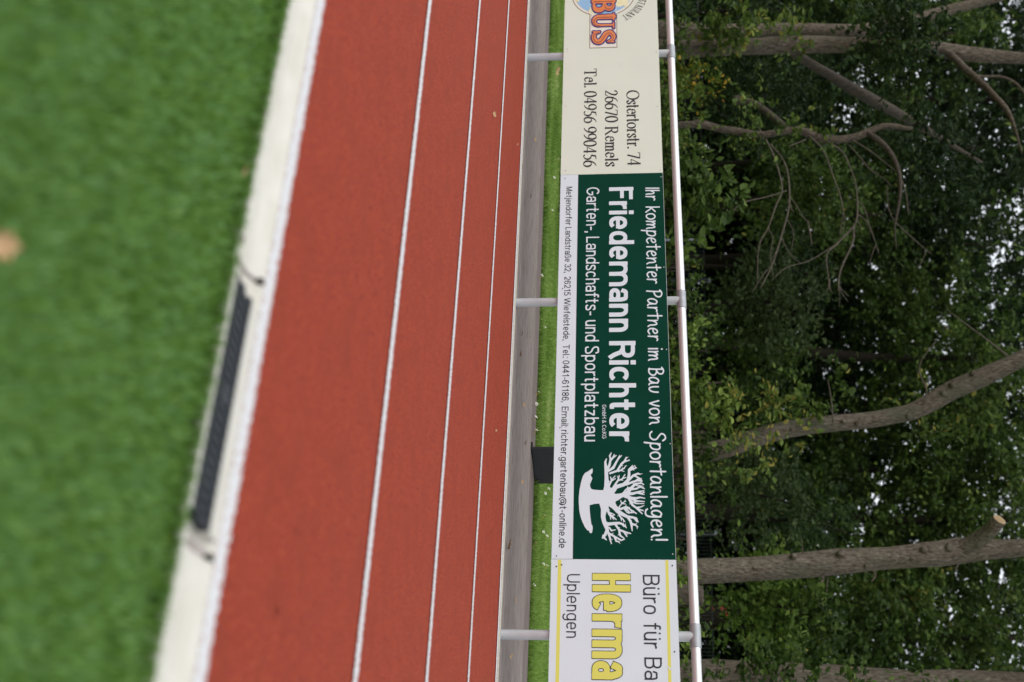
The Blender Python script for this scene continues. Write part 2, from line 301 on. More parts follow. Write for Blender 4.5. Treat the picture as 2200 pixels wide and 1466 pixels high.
def sans(ch, w, X=0.73, cond=None):
    """strokes and ink width of a grotesque letter with stem w"""
    h = w / 2; n = .42 + w; o = .47 + w * 1.05; ry0 = .27
    if cond: n = o = cond; ry0 = .17
    B = .50 + w * 1.05; T = 1 - h; m = X / 2
    def bowl(x0, x1, y0=None, y1=None):
        y0 = h * .8 if y0 is None else y0; y1 = X - h * .8 if y1 is None else y1
        return SE((x0 + x1) / 2, (y0 + y1) / 2, (x1 - x0) / 2, (y1 - y0) / 2, 0, 360)
    def arch(xl, xr):
        ry = ry0
        return L((xl, X - h * .8 - ry - .08)) + SE((xl + xr) / 2, X - h * .8 - ry, (xr - xl) / 2, ry, 180, 0) + L((xr, 0))
    if ch in '.,:-':
        s = w * 1.05
        if ch == '.': return [L((h, 0), (h, s))], w
        if ch == ':': return [L((h, 0), (h, s)), L((h, X - s), (h, X))], w
        if ch == ',': return [L((h, 0), (h, s)), L((h * 1.5, s * .4), (h * .5, -s * 1.1))], w
        return [L((0, .36), (.34, .36))], .34
    if ch == 'n': return [L((h, 0), (h, X)), arch(h, n - h)], n
    if ch == 'h': return [L((h, 0), (h, 1)), arch(h, n - h)], n
    if ch in 'uü':
        st = [L((n - h, X), (n - h, 0)), L((h, X)) + SE(n / 2, h * .8 + .27, n / 2 - h, .27, 180, 360) + L((n - h, h * .8 + .35))]
        if ch == 'ü': st += [L((h + .04, .86), (h + .04, .86 + w)), L((n - h - .04, .86), (n - h - .04, .86 + w))]
        return st, n
    if ch == 'm':
        d = cond * .62 if cond else .33 + w * .92
        return [L((h, 0), (h, X)), arch(h, h + d), arch(h + d, h + 2 * d)], 2 * d + w
    if ch == 'r' and cond: return [L((h, 0), (h, X)), L((h, X - .42)) + SE(h + .2, X - h - .2, .2, .2, 180, 75)], .34
    if ch == 'r': return [L((h, 0), (h, X)), L((h, X - .42)) + SE(h + .26, X - h * .9 - .24, .26, .24, 180, 80)], .3 + h
    if ch == 'i': return [L((h, 0), (h, X)), L((h, 1 - w * .95), (h, 1))], w
    if ch == 'j': return [L((h + .05, X), (h + .05, -.14)) + CR((h + .05, -.14), (h + .02, -.23), (-.06, -.25)), L((h + .05, 1 - w * .95), (h + .05, 1))], w + .05
    if ch == 'l': return [L((h, 0), (h, 1))], w
    if ch == 't': return [L((.13 + h, .95), (.13 + h, .2)) + CR((.13 + h, .2), (.16 + h, h), (.36 + h * .3, h)), L((0, X - h), (.34 + h, X - h))], .38 + h
    if ch == 'f': return [L((.12 + h, 0), (.12 + h, .8)) + CR((.12 + h, .8), (.17 + h, .95 - h * .3), (.36 + h, 1 - h)), L((0, X - h), (.33 + h, X - h))], .36 + h
    if ch in 'dbpqg':
        x0, x1 = h, o - h; st = [bowl(x0, x1)]; x = x1 if ch in 'dqg' else x0
        if ch in 'db': st.append(L((x, 0), (x, 1)))
        elif ch in 'pq': st.append(L((x, -.28), (x, X)))
        else: st.append(L((x, X), (x, -.05)) + SE((x0 + x1) / 2, -.03, (x1 - x0) / 2, .25 - h * .4, 0, -160))
        return st, o
    if ch == 'o': return [bowl(h, o - h)], o
    if ch == 'c': return [SE(o / 2, m, o / 2 - h, m - h * .8, 38, 322)], o - w * .25
    if ch == 'e': return [L((h, m - .01), (o - h * .4, m - .01)), SE(o / 2, m, o / 2 - h, m - h * .8, 0, 318)], o
    if ch == 'a':
        W = cond or .45 + w; q = h * .8
        return [CR((h * .95, X - .25), (h * .8 + .09, X - q * 1.25), (W / 2, X - q), (W - h * .9 - .07, X - q * 1.3), (W - h, X - .26)) + L((W - h, 0)),
                SE(W / 2 - .005, X * .295, W / 2 - h, X * .295 - q, 0, 360)], W
    if ch in 'sS':
        H, W = (X, .40 + w) if ch == 's' else (1, .53 + w)
        return [CR((W - h, H * .75), (W * .8, H - h * 1.1), (W / 2, H - h * .8), (h + W * .08, H - h * 1.3), (h * 1.05, H * .73), (W * .3, H * .57), (W * .68, H * .46),
                   (W - h, H * .28), (W - h - W * .07, h * 1.3), (W / 2, h * .8), (W * .18, h * 1.15), (h, H * .26))], W
    if ch == 'z':
        W = .42 + w * .8
        return [L((0.01, X - h), (W - h, X - h)), L((W - h * 1.2, X - h), (h * 1.2, h)), L((h, h), (W, h))], W
    if ch == 'k': return [L((h, 0), (h, 1)), L((n - h * .6, X), (h * 1.2, X * .38)), L((h * 1.4 + .1, X * .5), (n, 0))], n
    if ch == 'ß':
        W = .5 + w
        return [L((h, 0), (h, .7)) + SE(W * .45, .7, W * .45 - h, .3 - h * .8, 180, -10) + CR((W * .9 - h, .66), (W * .66, .53), (W * .8, .40), (W - h, .2), (W * .75, h * .8), (W * .45, h))], W
    if ch == 'F': W = .56 + w * .5; return [L((h, 0), (h, 1)), L((h, T), (W, T)), L((h, .53), (W - .07, .53))], W
    if ch == 'E': W = .58 + w * .5; return [L((h, 0), (h, 1)), L((h, T), (W, T)), L((h, .52), (W - .05, .52)), L((h, h), (W + .02, h))], W
    if ch == 'L': W = .5 + w * .5; return [L((h, 0), (h, 1)), L((h, h), (W, h))], W
    if ch == 'T': W = .72 + w * .4; return [L((0, T), (W, T)), L((W / 2, 0), (W / 2, T))], W
    if ch == 'H': W = cond * 1.07 if cond else .62 + w; return [L((h, 0), (h, 1)), L((W - h, 0), (W - h, 1)), L((h, .53), (W - h, .53))], W
    if ch == 'U': W = .6 + w; return [L((h, 1)) + SE(W / 2, .38, W / 2 - h, .38 - h * .8, 180, 360) + L((W - h, 1))], W
    if ch == 'M': W = .72 + w; return [L((h, 0), (h, 1)), L((W - h, 0), (W - h, 1)), L((h * 1.3, 1), (W / 2, 0.02)), L((W - h * 1.3, 1), (W / 2, .02))], W
    if ch == 'W': W = 1.12 + w; return [L((h * .8, 1), (W * .28, .02)), L((W * .28, .02), (W / 2, .98)), L((W / 2, .98), (W * .72, .02)), L((W * .72, .02), (W - h * .8, 1))], W
    if ch == 'K': W = .62 + w; return [L((h, 0), (h, 1)), L((W - h, 1), (h, .36)), L((h + .17, .56), (W, 0))], W
    if ch in 'BR':
        W = .56 + w; r = (T - .52) / 2
        st = [L((h, 0), (h, 1)), L((h, T), (W * .55, T)) + SE(W * .55, .52 + r, W * .45 - h, r, 90, -90) + L((h, .52))]
        if ch == 'B': st.append(L((W * .5, .52)) + SE(W * .55, (.52 + h) / 2, W * .47 - h, (.52 - h) / 2, 90, -90) + L((h, h)))
        else: st.append(CR((W * .5, .5), (W * .68, .42), (W * .82, .2), (W + h * .1, 0)))
        return st, W + (.02 if ch == 'R' else 0)
    if ch == 'C': W = .66 + w; return [SE(W / 2, .5, W / 2 - h, .5 - h * .8, 42, 318, e=.95)], W - h
    if ch == 'G': W = .7 + w; return [SE(W / 2, .5, W / 2 - h, .5 - h * .8, 42, 325, e=.95) + L((W - h, .24), (W - h, .46)), L((W * .53, .46), (W, .46))], W
    if ch == '&': W = .62 + w; return [CR((W, 0.02), (W * .55, .42), (W * .28, .74), (W * .42, T), (W * .6, .8), (W * .45, .6), (h, .3), (W * .15, h), (W * .45, h), (W * .72, .22), (W * .84, .42))], W
    if ch == '@':
        W = 1.2; return [SE(W / 2, .36, W / 2 - h, .5, -60, 250, n=40, e=1), SE(W * .48, .37, .2, .23, 0, 360), CR((W * .68, .6), (W * .64, .3), (W * .7, .16), (W * .82, .2), (W - h * 1.8, .45))], W
    W = .48 + w
    if ch == '0': return [SE(W / 2, .5, W / 2 - h, .5 - h * .8, 0, 360)], W
    if ch == '1': return [L((W * .55, 0), (W * .55, 1)), CR((W * .55, .97), (W * .4, .83), (W * .15, .74))], W * .8
    if ch == '2': return [CR((h, .7), (W * .2, T - .03), (W * .5, 1 - h * .8), (W - h, .73), (W * .75, .47), (W * .3, .2), (h, h)) , L((h * .3, h), (W, h))], W
    if ch == '3': return [CR((h, .76), (W * .22, T - .02), (W * .5, 1 - h * .8), (W - h * 1.2, .75), (W * .72, .55), (W * .42, .53)), CR((W * .42, .53), (W * .75, .5), (W - h, .28), (W * .78, h * 1.2), (W * .45, h * .8), (W * .18, .1), (h * .9, .26))], W
    if ch == '4': return [L((W * .7, 0), (W * .7, 1)), L((W * .7, .98), (h * .6, .31)), L((0, .29), (W + .04, .29))], W
    if ch == '5': return [L((W * .94, T), (W * .22, T), (h * 1.3, .5)), CR((h * 1.3, .49), (W * .3, .6), (W * .55, .62), (W - h, .34), (W * .75, h * 1.4), (W * .42, h * .8), (W * .15, .1), (h * .8, .25))], W
    if ch == '6': return [SE(W / 2, .32, W / 2 - h, .32 - h * .8, 0, 360), CR((h, .34), (W * .1, .66), (W * .32, .93 - h * .3), (W * .6, 1 - h * .8), (W * .92, .78))], W
    if ch == '8': return [SE(W / 2, .27, W / 2 - h, .27 - h * .8, 0, 360), SE(W / 2, .75, W / 2 - h * 1.3, .25 - h * .8, 0, 360)], W
    if ch == '9': return [SE(W / 2, .68, W / 2 - h, .32 - h * .8, 0, 360), CR((W - h, .66), (W * .9, .34), (W * .68, .08), (W * .4, h * .8), (W * .08, .22))], W
    raise KeyError(ch)

def serif(ch):
    """book face: strokes (points, serif flag); stroke weight follows its direction"""
    X = .68
    def sf(x, y, a=.14): return ('s', L((x - a, y), (x + a, y)))
    if ch == 'O': return [SE(.48, .5, .44, .49, 0, 360, e=1)], .96
    if ch == 'o': return [SE(.30, .335, .26, .325, 0, 360, e=1)], .60
    if ch == '0': return [SE(.31, .5, .26, .49, 0, 360, e=1)], .62
    if ch == 's': return [CR((.37, .5), (.34, .64), (.2, .66), (.08, .55), (.13, .43), (.3, .29), (.37, .15), (.28, .03), (.14, .03), (.05, .18))], .43
    if ch == 't': return [L((.16, .92), (.16, .14)) + CR((.16, .14), (.2, .03), (.34, .06)), ('s', L((.02, X - .03), (.34, X - .03)))], .36
    if ch == 'e': return [L((.07, .42), (.49, .42)) + CR((.49, .42), (.45, .6), (.29, .665), (.11, .53), (.06, .32), (.14, .1), (.31, .02), (.5, .15))], .53
    if ch == 'r': return [L((.13, 0), (.13, X - .02)), CR((.13, .44), (.2, .6), (.3, .66), (.38, .6)), sf(.14, .015), ('s', L((.01, X - .06), (.14, X)))], .41
    if ch == '.': return [L((.07, 0), (.07, .12))], .16
    if ch == '7': return [('s', L((.04, .95), (.56, .95))), L((.56, .95), (.24, 0)), ('s', L((.05, .97), (.03, .78)))], .60
    if ch == '4': return [L((.45, 0), (.45, 1)), ('s', L((.45, .98), (.03, .3))), ('s', L((.02, .28), (.6, .28)))], .64
    if ch == '2': return [CR((.05, .75), (.14, .93), (.3, .97), (.47, .83), (.45, .6), (.28, .3), (.05, .05)), ('s', L((.04, .04), (.52, .05), (.58, .22)))], .61
    if ch == '6': return [SE(.32, .31, .26, .30, 0, 360, e=1), CR((.06, .33), (.13, .66), (.33, .9), (.55, .99))], .63
    if ch == '9': return [SE(.31, .68, .26, .30, 0, 360, e=1), CR((.57, .67), (.5, .34), (.3, .1), (.08, .01))], .63
    if ch == '5': return [('s', L((.55, .97), (.2, .95))), L((.22, .95), (.13, .6)), CR((.13, .6), (.36, .56), (.52, .38), (.46, .13), (.26, .01), (.06, .08))], .60
    if ch == 'R': return [L((.17, 0), (.17, 1)), L((.17, .975), (.42, .975)) + SE(.42, .75, .2, .225, 90, -90, e=1) + L((.17, .525)), L((.4, .52), (.8, .02)), sf(.17, .015), ('s', L((.02, .985), (.2, .985))), ('s', L((.7, .015), (.92, .015)))], .92
    if ch == 'T': return [L((.43, 0), (.43, .97)), ('s', L((.04, .97), (.82, .97))), ('s', L((.05, .98), (.03, .76))), ('s', L((.81, .98), (.83, .76))), sf(.43, .015, .16)], .86
    if ch == 'l': return [L((.17, 0), (.17, 1)), sf(.17, .015), ('s', L((.04, .94), (.17, 1)))], .33
    if ch == 'm': return [L((.15, 0), (.15, X - .02)), L((.15, .42)) + CR((.15, .42), (.24, .6), (.36, .64), (.46, .55), (.48, .4)) + L((.48, 0)), CR((.48, .42), (.57, .6), (.69, .64), (.79, .55), (.81, .4)) + L((.81, 0)),
                          sf(.15, .015), sf(.48, .015), sf(.81, .015), ('s', L((.02, X - .06), (.15, X)))], .96
    # the condensed display capitals
    if ch == 'E': return [L((.15, 0), (.15, 1)), ('s', L((.02, .98), (.5, .98), (.5, .8))), ('s', L((.15, .52), (.4, .52))), ('s', L((.02, .02), (.52, .02), (.54, .22)))], .56
    if ch == 'S': return [CR((.44, .74), (.4, .93), (.26, .97), (.1, .86), (.1, .68), (.27, .52), (.44, .36), (.46, .17), (.34, .03), (.18, .03), (.06, .28))], .52
    if ch == 'A': return [('s', L((.06, .02), (.3, .98))), L((.3, .98), (.56, .02)), ('s', L((.15, .34), (.47, .34))), ('s', L((0, .015), (.18, .015))), ('s', L((.44, .015), (.68, .015)))], .66
    if ch == 'U': return [L((.16, 1), (.16, .3)) + CR((.16, .3), (.22, .06), (.38, .02), (.54, .1), (.58, .3)), ('s', L((.58, .3), (.58, 1))), sf(.16, .985), sf(.58, .985, .1)], .7
    if ch == 'N': return [('s', L((.12, .02), (.12, .98))), L((.12, .98), (.58, .03)), ('s', L((.58, .03), (.58, .98))), sf(.12, .015, .1), sf(.58, .985, .1), ('s', L((.0, .985), (.15, .985)))], .7
    raise KeyError(ch)

HAND = {  # marker-pen script, x-height .68
    'I': ([L((.06, 0), (.08, 1))], .12), 'h': ([CR((.06, 1.02), (.05, .5), (.04, 0)), CR((.04, .3), (.16, .56), (.28, .6), (.33, .42), (.33, .18), (.36, .02))], .40),
    'r': ([CR((.06, .66), (.07, .35), (.05, 0)), CR((.06, .38), (.15, .58), (.27, .66), (.36, .62))], .38),
    'k': ([CR((.06, 1.0), (.06, .5), (.04, 0)), CR((.42, .68), (.2, .46), (.08, .34), (.22, .3), (.36, .1), (.46, -.02))], .46),
    'o': ([CR((.28, .66), (.1, .56), (.05, .3), (.14, .04), (.32, .03), (.46, .22), (.46, .46), (.36, .63), (.22, .66))], .50),
    'm': ([CR((.05, .66), (.07, .35), (.05, 0)), CR((.06, .3), (.18, .56), (.28, .62), (.32, .4), (.31, .04)), CR((.31, .26), (.42, .54), (.53, .62), (.58, .4), (.59, .14), (.65, .0))], .66),
    'p': ([CR((.12, .68), (.08, .2), (.02, -.38)), CR((.11, .48), (.25, .65), (.42, .62), (.47, .4), (.38, .12), (.2, .02), (.08, .12))], .50),
    'e': ([CR((.06, .34), (.26, .36), (.4, .48), (.34, .64), (.18, .62), (.06, .4), (.08, .12), (.24, .0), (.44, .1))], .46),
    't': ([CR((.2, 1.0), (.19, .5), (.18, .0)), CR((.0, .68), (.2, .69), (.4, .72))], .38),
    'n': ([CR((.05, .66), (.07, .35), (.05, 0)), CR((.06, .28), (.18, .54), (.32, .62), (.38, .42), (.39, .16), (.48, .0))], .49),
    'P': ([CR((.1, .98), (.1, .5), (.06, -.06)), CR((.0, .88), (.18, 1.02), (.42, .98), (.5, .78), (.38, .56), (.16, .46))], .50),
    'a': ([CR((.42, .58), (.26, .67), (.1, .5), (.05, .22), (.14, .02), (.3, .1), (.4, .36), (.42, .6)), CR((.42, .6), (.42, .3), (.45, .06), (.54, .0))], .54),
    'i': ([CR((.06, .64), (.06, .3), (.06, .0)), L((.09, .92), (.09, .96))], .12),
    'B': ([CR((.12, .98), (.12, .5), (.1, .0)), CR((.0, .9), (.2, 1.02), (.42, .94), (.42, .72), (.28, .58), (.14, .53)), CR((.14, .53), (.36, .52), (.52, .36), (.46, .12), (.26, .0), (.06, .04))], .54),
    'u': ([CR((.05, .64), (.05, .3), (.12, .04), (.26, .04), (.38, .26), (.41, .62))], .46),
    'v': ([CR((.03, .64), (.12, .3), (.2, .02)), CR((.2, .02), (.31, .32), (.38, .66))], .40),
    'S': ([CR((.56, .86), (.42, 1.04), (.2, .98), (.12, .78), (.28, .6), (.46, .44), (.48, .2), (.32, .02), (.1, .02), (-.02, .14))], .56),
    'l': ([CR((.06, 1.06), (.06, .5), (.06, 0))], .12),
    'g': ([CR((.4, .58), (.24, .67), (.08, .5), (.05, .22), (.14, .04), (.3, .12), (.4, .4)), CR((.41, .62), (.42, .2), (.38, -.2), (.24, -.36), (.04, -.34), (-.04, -.24))], .48),
    '!': ([L((.06, 1.02), (.06, .3)), L((.05, .0), (.05, .02))], .14),
}

def field(strokes, rad, lo, hi, cell, butt=True):
    """signed distance (negative inside) of the strokes on a grid"""
    nx = int((hi[0] - lo[0]) / cell) + 2; ny = int((hi[1] - lo[1]) / cell) + 2
    gx = lo[0] + np.arange(nx) * cell; gy = lo[1] + np.arange(ny) * cell
    G = np.stack(np.meshgrid(gx, gy, indexing='ij'), -1).reshape(-1, 2)
    D = np.full(len(G), 9.0)
    for st in strokes:
        P = np.array([p[:2] for p in st], float)
        R = rad(st) if callable(rad) else np.full(len(P), rad)
        d = np.full(len(G), 9.0); a, b = P[:-1], P[1:]
        for i in range(len(a)):
            ab = b[i] - a[i]; l2 = ab @ ab
            if l2 < 1e-12: continue
            t = np.clip(((G - a[i]) @ ab) / l2, 0, 1)
            d = np.minimum(d, np.linalg.norm(G - a[i] - t[:, None] * ab, axis=1) - (R[i] + (R[i + 1] - R[i]) * t))
        if butt and np.linalg.norm(P[0] - P[-1]) > 1e-6:
            for e, q in ((P[0], P[1]), (P[-1], P[-2])):
                tv = (e - q) / (np.linalg.norm(e - q) + 1e-9); s = (G - e) @ tv
                near = np.linalg.norm(G - e, axis=1) < max(R) * 1.6
                d = np.where(near & (s > -.0), np.maximum(d, s), d)
        D = np.minimum(D, d)
    return D.reshape(nx, ny), gx, gy

def contour(D, gx, gy, lev=0.0):
    """polygons covering D<lev"""
    V = []; F = []; idx = {}
    def vert(x, y):
        k = (round(x * 1e5), round(y * 1e5))
        if k not in idx: idx[k] = len(V); V.append((x, y))
        return idx[k]
    def clip(poly, f):
        out = []
        for i in range(len(poly)):
            p, q = poly[i], poly[(i + 1) % len(poly)]; a, b = f(p), f(q)
            if a <= 0: out.append(p)
            if (a <= 0) != (b <= 0):
                t = a / (a - b); out.append(tuple(p[j] + (q[j] - p[j]) * t for j in range(3)))
        return out
    E = D - lev; lo4 = np.minimum(np.minimum(E[:-1, :-1], E[1:, :-1]), np.minimum(E[:-1, 1:], E[1:, 1:]))
    hi4 = np.maximum(np.maximum(E[:-1, :-1], E[1:, :-1]), np.maximum(E[:-1, 1:], E[1:, 1:]))
    full = hi4 <= 0; part = (lo4 < 0) & ~full
    for i in range(full.shape[0]):
        j = 0
        row = full[i]
        while j < len(row):
            if row[j]:
                k = j
                while k < len(row) and row[k]: k += 1
                ids = [vert(gx[i], gy[q]) for q in range(j, k + 1)] + [vert(gx[i + 1], gy[q]) for q in range(k, j - 1, -1)]
                F.append(ids[::-1]); j = k
            else: j += 1
    for i, j in zip(*np.nonzero(part)):
        poly = [(gx[i], gy[j], E[i, j]), (gx[i + 1], gy[j], E[i + 1, j]), (gx[i + 1], gy[j + 1], E[i + 1, j + 1]), (gx[i], gy[j + 1], E[i, j + 1])]
        poly = clip(poly, lambda p: p[2])
        if len(poly) > 2:
            ids = [vert(p[0], p[1]) for p in poly]; u = []
            for q in ids:
                if not u or u[-1] != q: u.append(q)
            if len(u) > 1 and u[0] == u[-1]: u.pop()
            if len(set(u)) == len(u) and len(u) > 2: F.append(u)
    return V, F

_cache = {}
def glyph(style, ch, w, cell, grow=0.0, X=.73, cond=None):
    key = (style, ch, w, cell, grow, X, cond)
    if key not in _cache:
        if style == 'sans':
            st, adv = sans(ch, w, X, cond); butt = True
            def rad(s):
                P = np.array(s); T = np.gradient(P, axis=0); T /= np.linalg.norm(T, axis=1)[:, None] + 1e-9
                lo = .94 if w < .16 else .80
                return w / 2 * (lo + (1 - lo) * np.abs(T[:, 1]))
        elif style == 'hand': st, adv = HAND[ch]; rad = w / 2; butt = False
        else:
            raw, adv = serif(ch); st = [s[1] if s[0] == 's' else s for s in raw]; thin = {id(s[1]) for s in raw if s[0] == 's'}; butt = True
            def rad(s):
                if id(s) in thin: return np.full(len(s), w * .17)
                P = np.array(s); T = np.gradient(P, axis=0); T /= np.linalg.norm(T, axis=1)[:, None] + 1e-9
                return w * (.15 + .35 * np.abs(T[:, 1] * .96 - T[:, 0] * .2) ** 1.6)
        D, gx, gy = field(st, rad, (-.25, -.55), (adv + .3, 1.35), cell, butt)
        _cache[key] = contour(D, gx, gy, grow) + (adv,)
    return _cache[key]

def text_poly(s, style, w, cell, gap, space=.36, grow=0.0, X=.73, cond=None):
    """flat polygons of a line of text in capital-height units, with its ink width"""
    V = []; F = []; x = 0.0
    for ch in s:
        if ch == ' ': x += space; continue
        v, f, adv = glyph(style, ch, w, cell, grow, X, cond); b = len(V)
        V += [(p[0] + x, p[1]) for p in v]; F += [[i + b for i in q] for q in f]; x += adv + gap
    return V, F, x - gap
# ------------------------------------------------------------------ the setting: ground, turf, track, path
def sheet(name, x0, x1, y0, y1, z, m):
    o = mesh_obj(name, [(x0, y0, z), (x1, y0, z), (x1, y1, z), (x0, y1, z)], [(0, 1, 2, 3)], m); return tag(o, kind='structure')
XA, XB = -60.0, 40.0
sheet('ground', -700, 700, -700, 700, -0.25, M['soil'])
YG0, YG1, YT1 = 1.885, 2.060, 7.060                                  # gutter front and back edge, outer edge of the track
sheet('artificial_turf', XA, XB, -60, YG0 - 0.004, -0.022, M['turf_base'])
sheet('running_track', XA, XB, YG1 + 0.0015, YT1, -0.004, M['track'])
def lane_line(y0, y1):
    me = bpy.data.meshes.new('lane_line')
    me.from_pydata([(XA, y0, 0), (XB, y0, 0), (XB, y1, 0), (XA, y1, 0)], [], [(0, 1, 2, 3)])
    u = me.uv_layers.new(name='uv')
    for i, c in enumerate(((0, 0), (1, 0), (1, 1), (0, 1))): u.data[i].uv = c
    tag(link('lane_line', me, M['lane_paint']), kind='structure')
Y0 = 2.1284
lane_line(YG1 + 0.002, Y0 + 0.008)
for k in (1, 2, 3): lane_line(Y0 + 1.22 * k - 0.031, Y0 + 1.22 * k + 0.031)
lane_line(6.985, 7.052)

# kerb and paved path beyond the track
tag(MB().prism([(7.062, -0.2), (7.062, 0.001), (7.066, 0.004), (7.118, 0.004), (7.122, 0.001), (7.122, -0.2)], XA, XB).build('kerb', M['kerb']), kind='structure')
sheet('path_joint', XA, XB, 7.122, 7.158, -0.005, M['joint'])
pm = MB().prism([(7.158, -0.2), (7.158, -0.003), (7.166, 0.002), (8.62, 0.016), (8.62, -0.2)], XA, XB)
tag(pm.build('path', M['path']), kind='structure')
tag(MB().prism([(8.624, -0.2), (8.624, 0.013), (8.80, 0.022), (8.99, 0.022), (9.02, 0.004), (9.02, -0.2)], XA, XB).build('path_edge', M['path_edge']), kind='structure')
sheet('lawn', XA, XB, 9.02, 60, -0.004, M['lawn_base'])

# turf blades near the lens, growing a little over the gutter edge
N = 62000
P = np.stack([rng.uniform(-3.0, 0.25, N), rng.uniform(0.62, YG0 - 0.010, N), np.full(N, -0.022)], 1)
tn = 0.42 + 0.22 * (soft_noise(P[:, :2], 30, 3) - .5) + 0.58 * (soft_noise(P[:, :2] * np.array([[1, .55]]), 190, 4) - .5) + rng.normal(size=N) * 0.15
blade_mesh('turf_blades', P, 0.019 + 0.010 * rng.random(N), 0.0034, M['turf'], tn, 0.75, 'stuff', 'short green artificial grass of the sports pitch')
N = 3200                                                              # the longer fibres along the cut edge
P = np.stack([rng.uniform(-3.0, 0.1, N), YG0 - 0.006 - 0.012 * rng.random(N), np.full(N, -0.02)], 1)
blade_mesh('turf_fringe', P, 0.026 + 0.016 * rng.random(N), 0.0034, M['turf'], 0.35 + rng.normal(size=N) * 0.2, 0.9, 'stuff', 'green fibres along the cut edge of the turf')

# mown lawn behind the path: longer along the path, paler farther back
N = 140000
y = 9.0 + (rng.random(N) ** 1.3) * 7.2; x = -y * 1.02 + rng.uniform(-2.2, 7.8, N) * (y / 9.5)
P = np.stack([x, y, np.full(N, -0.004)], 1)
h = 0.035 + 0.02 * rng.random(N) + 0.05 * np.exp(-(y - 9.0) / 0.35) * rng.random(N)
tn = 0.10 + 0.50 * soft_noise(P[:, :2], 6.0, 8) + 0.2 * (soft_noise(P[:, :2], 1.7, 12) - .5) - 0.16 * np.exp(-(y - 9.0) / 0.5) + 0.06 * np.clip((y - 9.2) / 2.5, 0, 1.6) + rng.normal(size=N) * 0.13
blade_mesh('lawn_grass', P, h, 0.007, M['lawn'], tn, 0.7, 'stuff', 'mown green grass between the path and the trees')

# soil showing at the ragged lawn edge, and pale dead blades lying over the path
N = 2600; x = rng.uniform(-13, -1.0, N)
P = np.stack([x, 9.0 + 0.05 * rng.random(N) - 0.05 * (soft_noise(np.stack([x, x * 0], 1), 9, 21) > .62) * rng.random(N), np.full(N, 0.002)], 1)
blade_mesh('edge_grass', P, 0.05 + 0.05 * rng.random(N), 0.006, M['lawn'], 0.25 + 0.5 * rng.random(N) ** 2, 1.3, 'stuff', 'longer unmown grass along the far edge of the path')

# ------------------------------------------------------------------ drainage gutter with its sump
def gutter_profile(dish=True):
    a, b = YG0, YG1
    if dish: top = [(a, 0.004), (a + 0.012, 0.006), (a + 0.028, -0.006), (a + 0.055, -0.019), (a + 0.09, -0.023), (a + 0.125, -0.019), (a + 0.150, -0.006), (a + 0.164, 0.004), (b, 0.004)]
    else: top = [(a, 0.004), (a + 0.014, 0.004), (a + 0.015, -0.02), (a + 0.121, -0.02), (a + 0.122, 0.004), (b, 0.004)]
    return [(a, -0.2)] + top + [(b, -0.2)]
J0, J1 = -1.474, -0.858                                               # joints either side of the sump
g = MB().prism(gutter_profile(), XA, J0 - 0.004).build('drain_channel', M['cream'])
tag(g, 'long cream concrete gutter running to the left of the dark grate', 'gutter')
g = MB().prism(gutter_profile(), J1 + 0.004, XB).build('drain_channel', M['cream'])
tag(g, 'cream concrete gutter on the right of the dark grate, nearest the viewer', 'gutter')
su = empty('drain_sump', ((J0 + J1) / 2, (YG0 + YG1) / 2, 0), 'short cream gutter section holding a dark slotted grate', 'drain')
def local(mb, o):
    mb.V = [(v[0] - o.location.x, v[1] - o.location.y, v[2] - o.location.z) for v in mb.V]; return mb
GA, GB = -1.405, -0.893
b = MB().prism(gutter_profile(False), GA, GB)
for xa_, xb_ in ((J0, GA - 0.001), (GB + 0.001, J1)):                # ends dished like the gutter, a little lower
    b.prism([(y_, z_ - 0.008 if z_ > -.1 and y_ < YG1 - 0.012 else z_) for y_, z_ in gutter_profile()], xa_, xb_)
local(b, su).build('body', M['cream'], su)
b = MB(); y0, y1 = YG0 + 0.016, YG0 + 0.120
b.box(GA + 0.002, GB - 0.002, y0, y0 + 0.010, -0.018, 0.0035).box(GA + 0.002, GB - 0.002, y1 - 0.010, y1, -0.018, 0.0035)
n = 21
for i in range(n + 1):
    x = GA + 0.004 + (GB - GA - 0.028) * i / n
    b.V += [(x, y0 + .01, -.016), (x + .0095, y0 + .01, -.016), (x + .020, y1 - .01, -.016), (x + .0105, y1 - .01, -.016), (x, y0 + .01, .002), (x + .0095, y0 + .01, .002), (x + .020, y1 - .01, .002), (x + .0105, y1 - .01, .002)]
    k0 = len(b.V) - 8; b.F += [[k0 + q for q in f] for f in ((3, 2, 1, 0), (4, 5, 6, 7), (0, 1, 5, 4), (1, 2, 6, 5), (2, 3, 7, 6), (3, 0, 4, 7))]
b.box(GA + 0.002, GB - 0.002, (y0 + y1) / 2 - 0.004, (y0 + y1) / 2 + 0.004, -0.016, 0.003)
b.box((GA + GB) / 2 - 0.02, (GA + GB) / 2 + 0.02, (y0 + y1) / 2 - 0.016, (y0 + y1) / 2 + 0.016, -0.015, 0.005)
b.box(GA + 0.002, GB - 0.002, y0, y1, -0.0195, -0.0185)
local(b, su).build('grate', M['grate'], su)
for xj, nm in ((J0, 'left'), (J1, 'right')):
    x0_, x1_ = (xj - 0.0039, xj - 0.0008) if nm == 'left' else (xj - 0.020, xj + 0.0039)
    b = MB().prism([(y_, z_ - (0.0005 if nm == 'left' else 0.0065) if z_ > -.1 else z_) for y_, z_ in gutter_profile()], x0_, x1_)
    local(b, su).build('joint_seal_and_shade', M['sealant_and_shade'], su)  # left plate paints the channel end's shade grey-pink; right one seals the joint
    b = MB().box(xj - 0.006, xj + 0.004, YG1 - 0.026, YG1 - 0.012, -0.01, 0.0062)
    local(b, su).build('joint_gap', M['joint'], su)

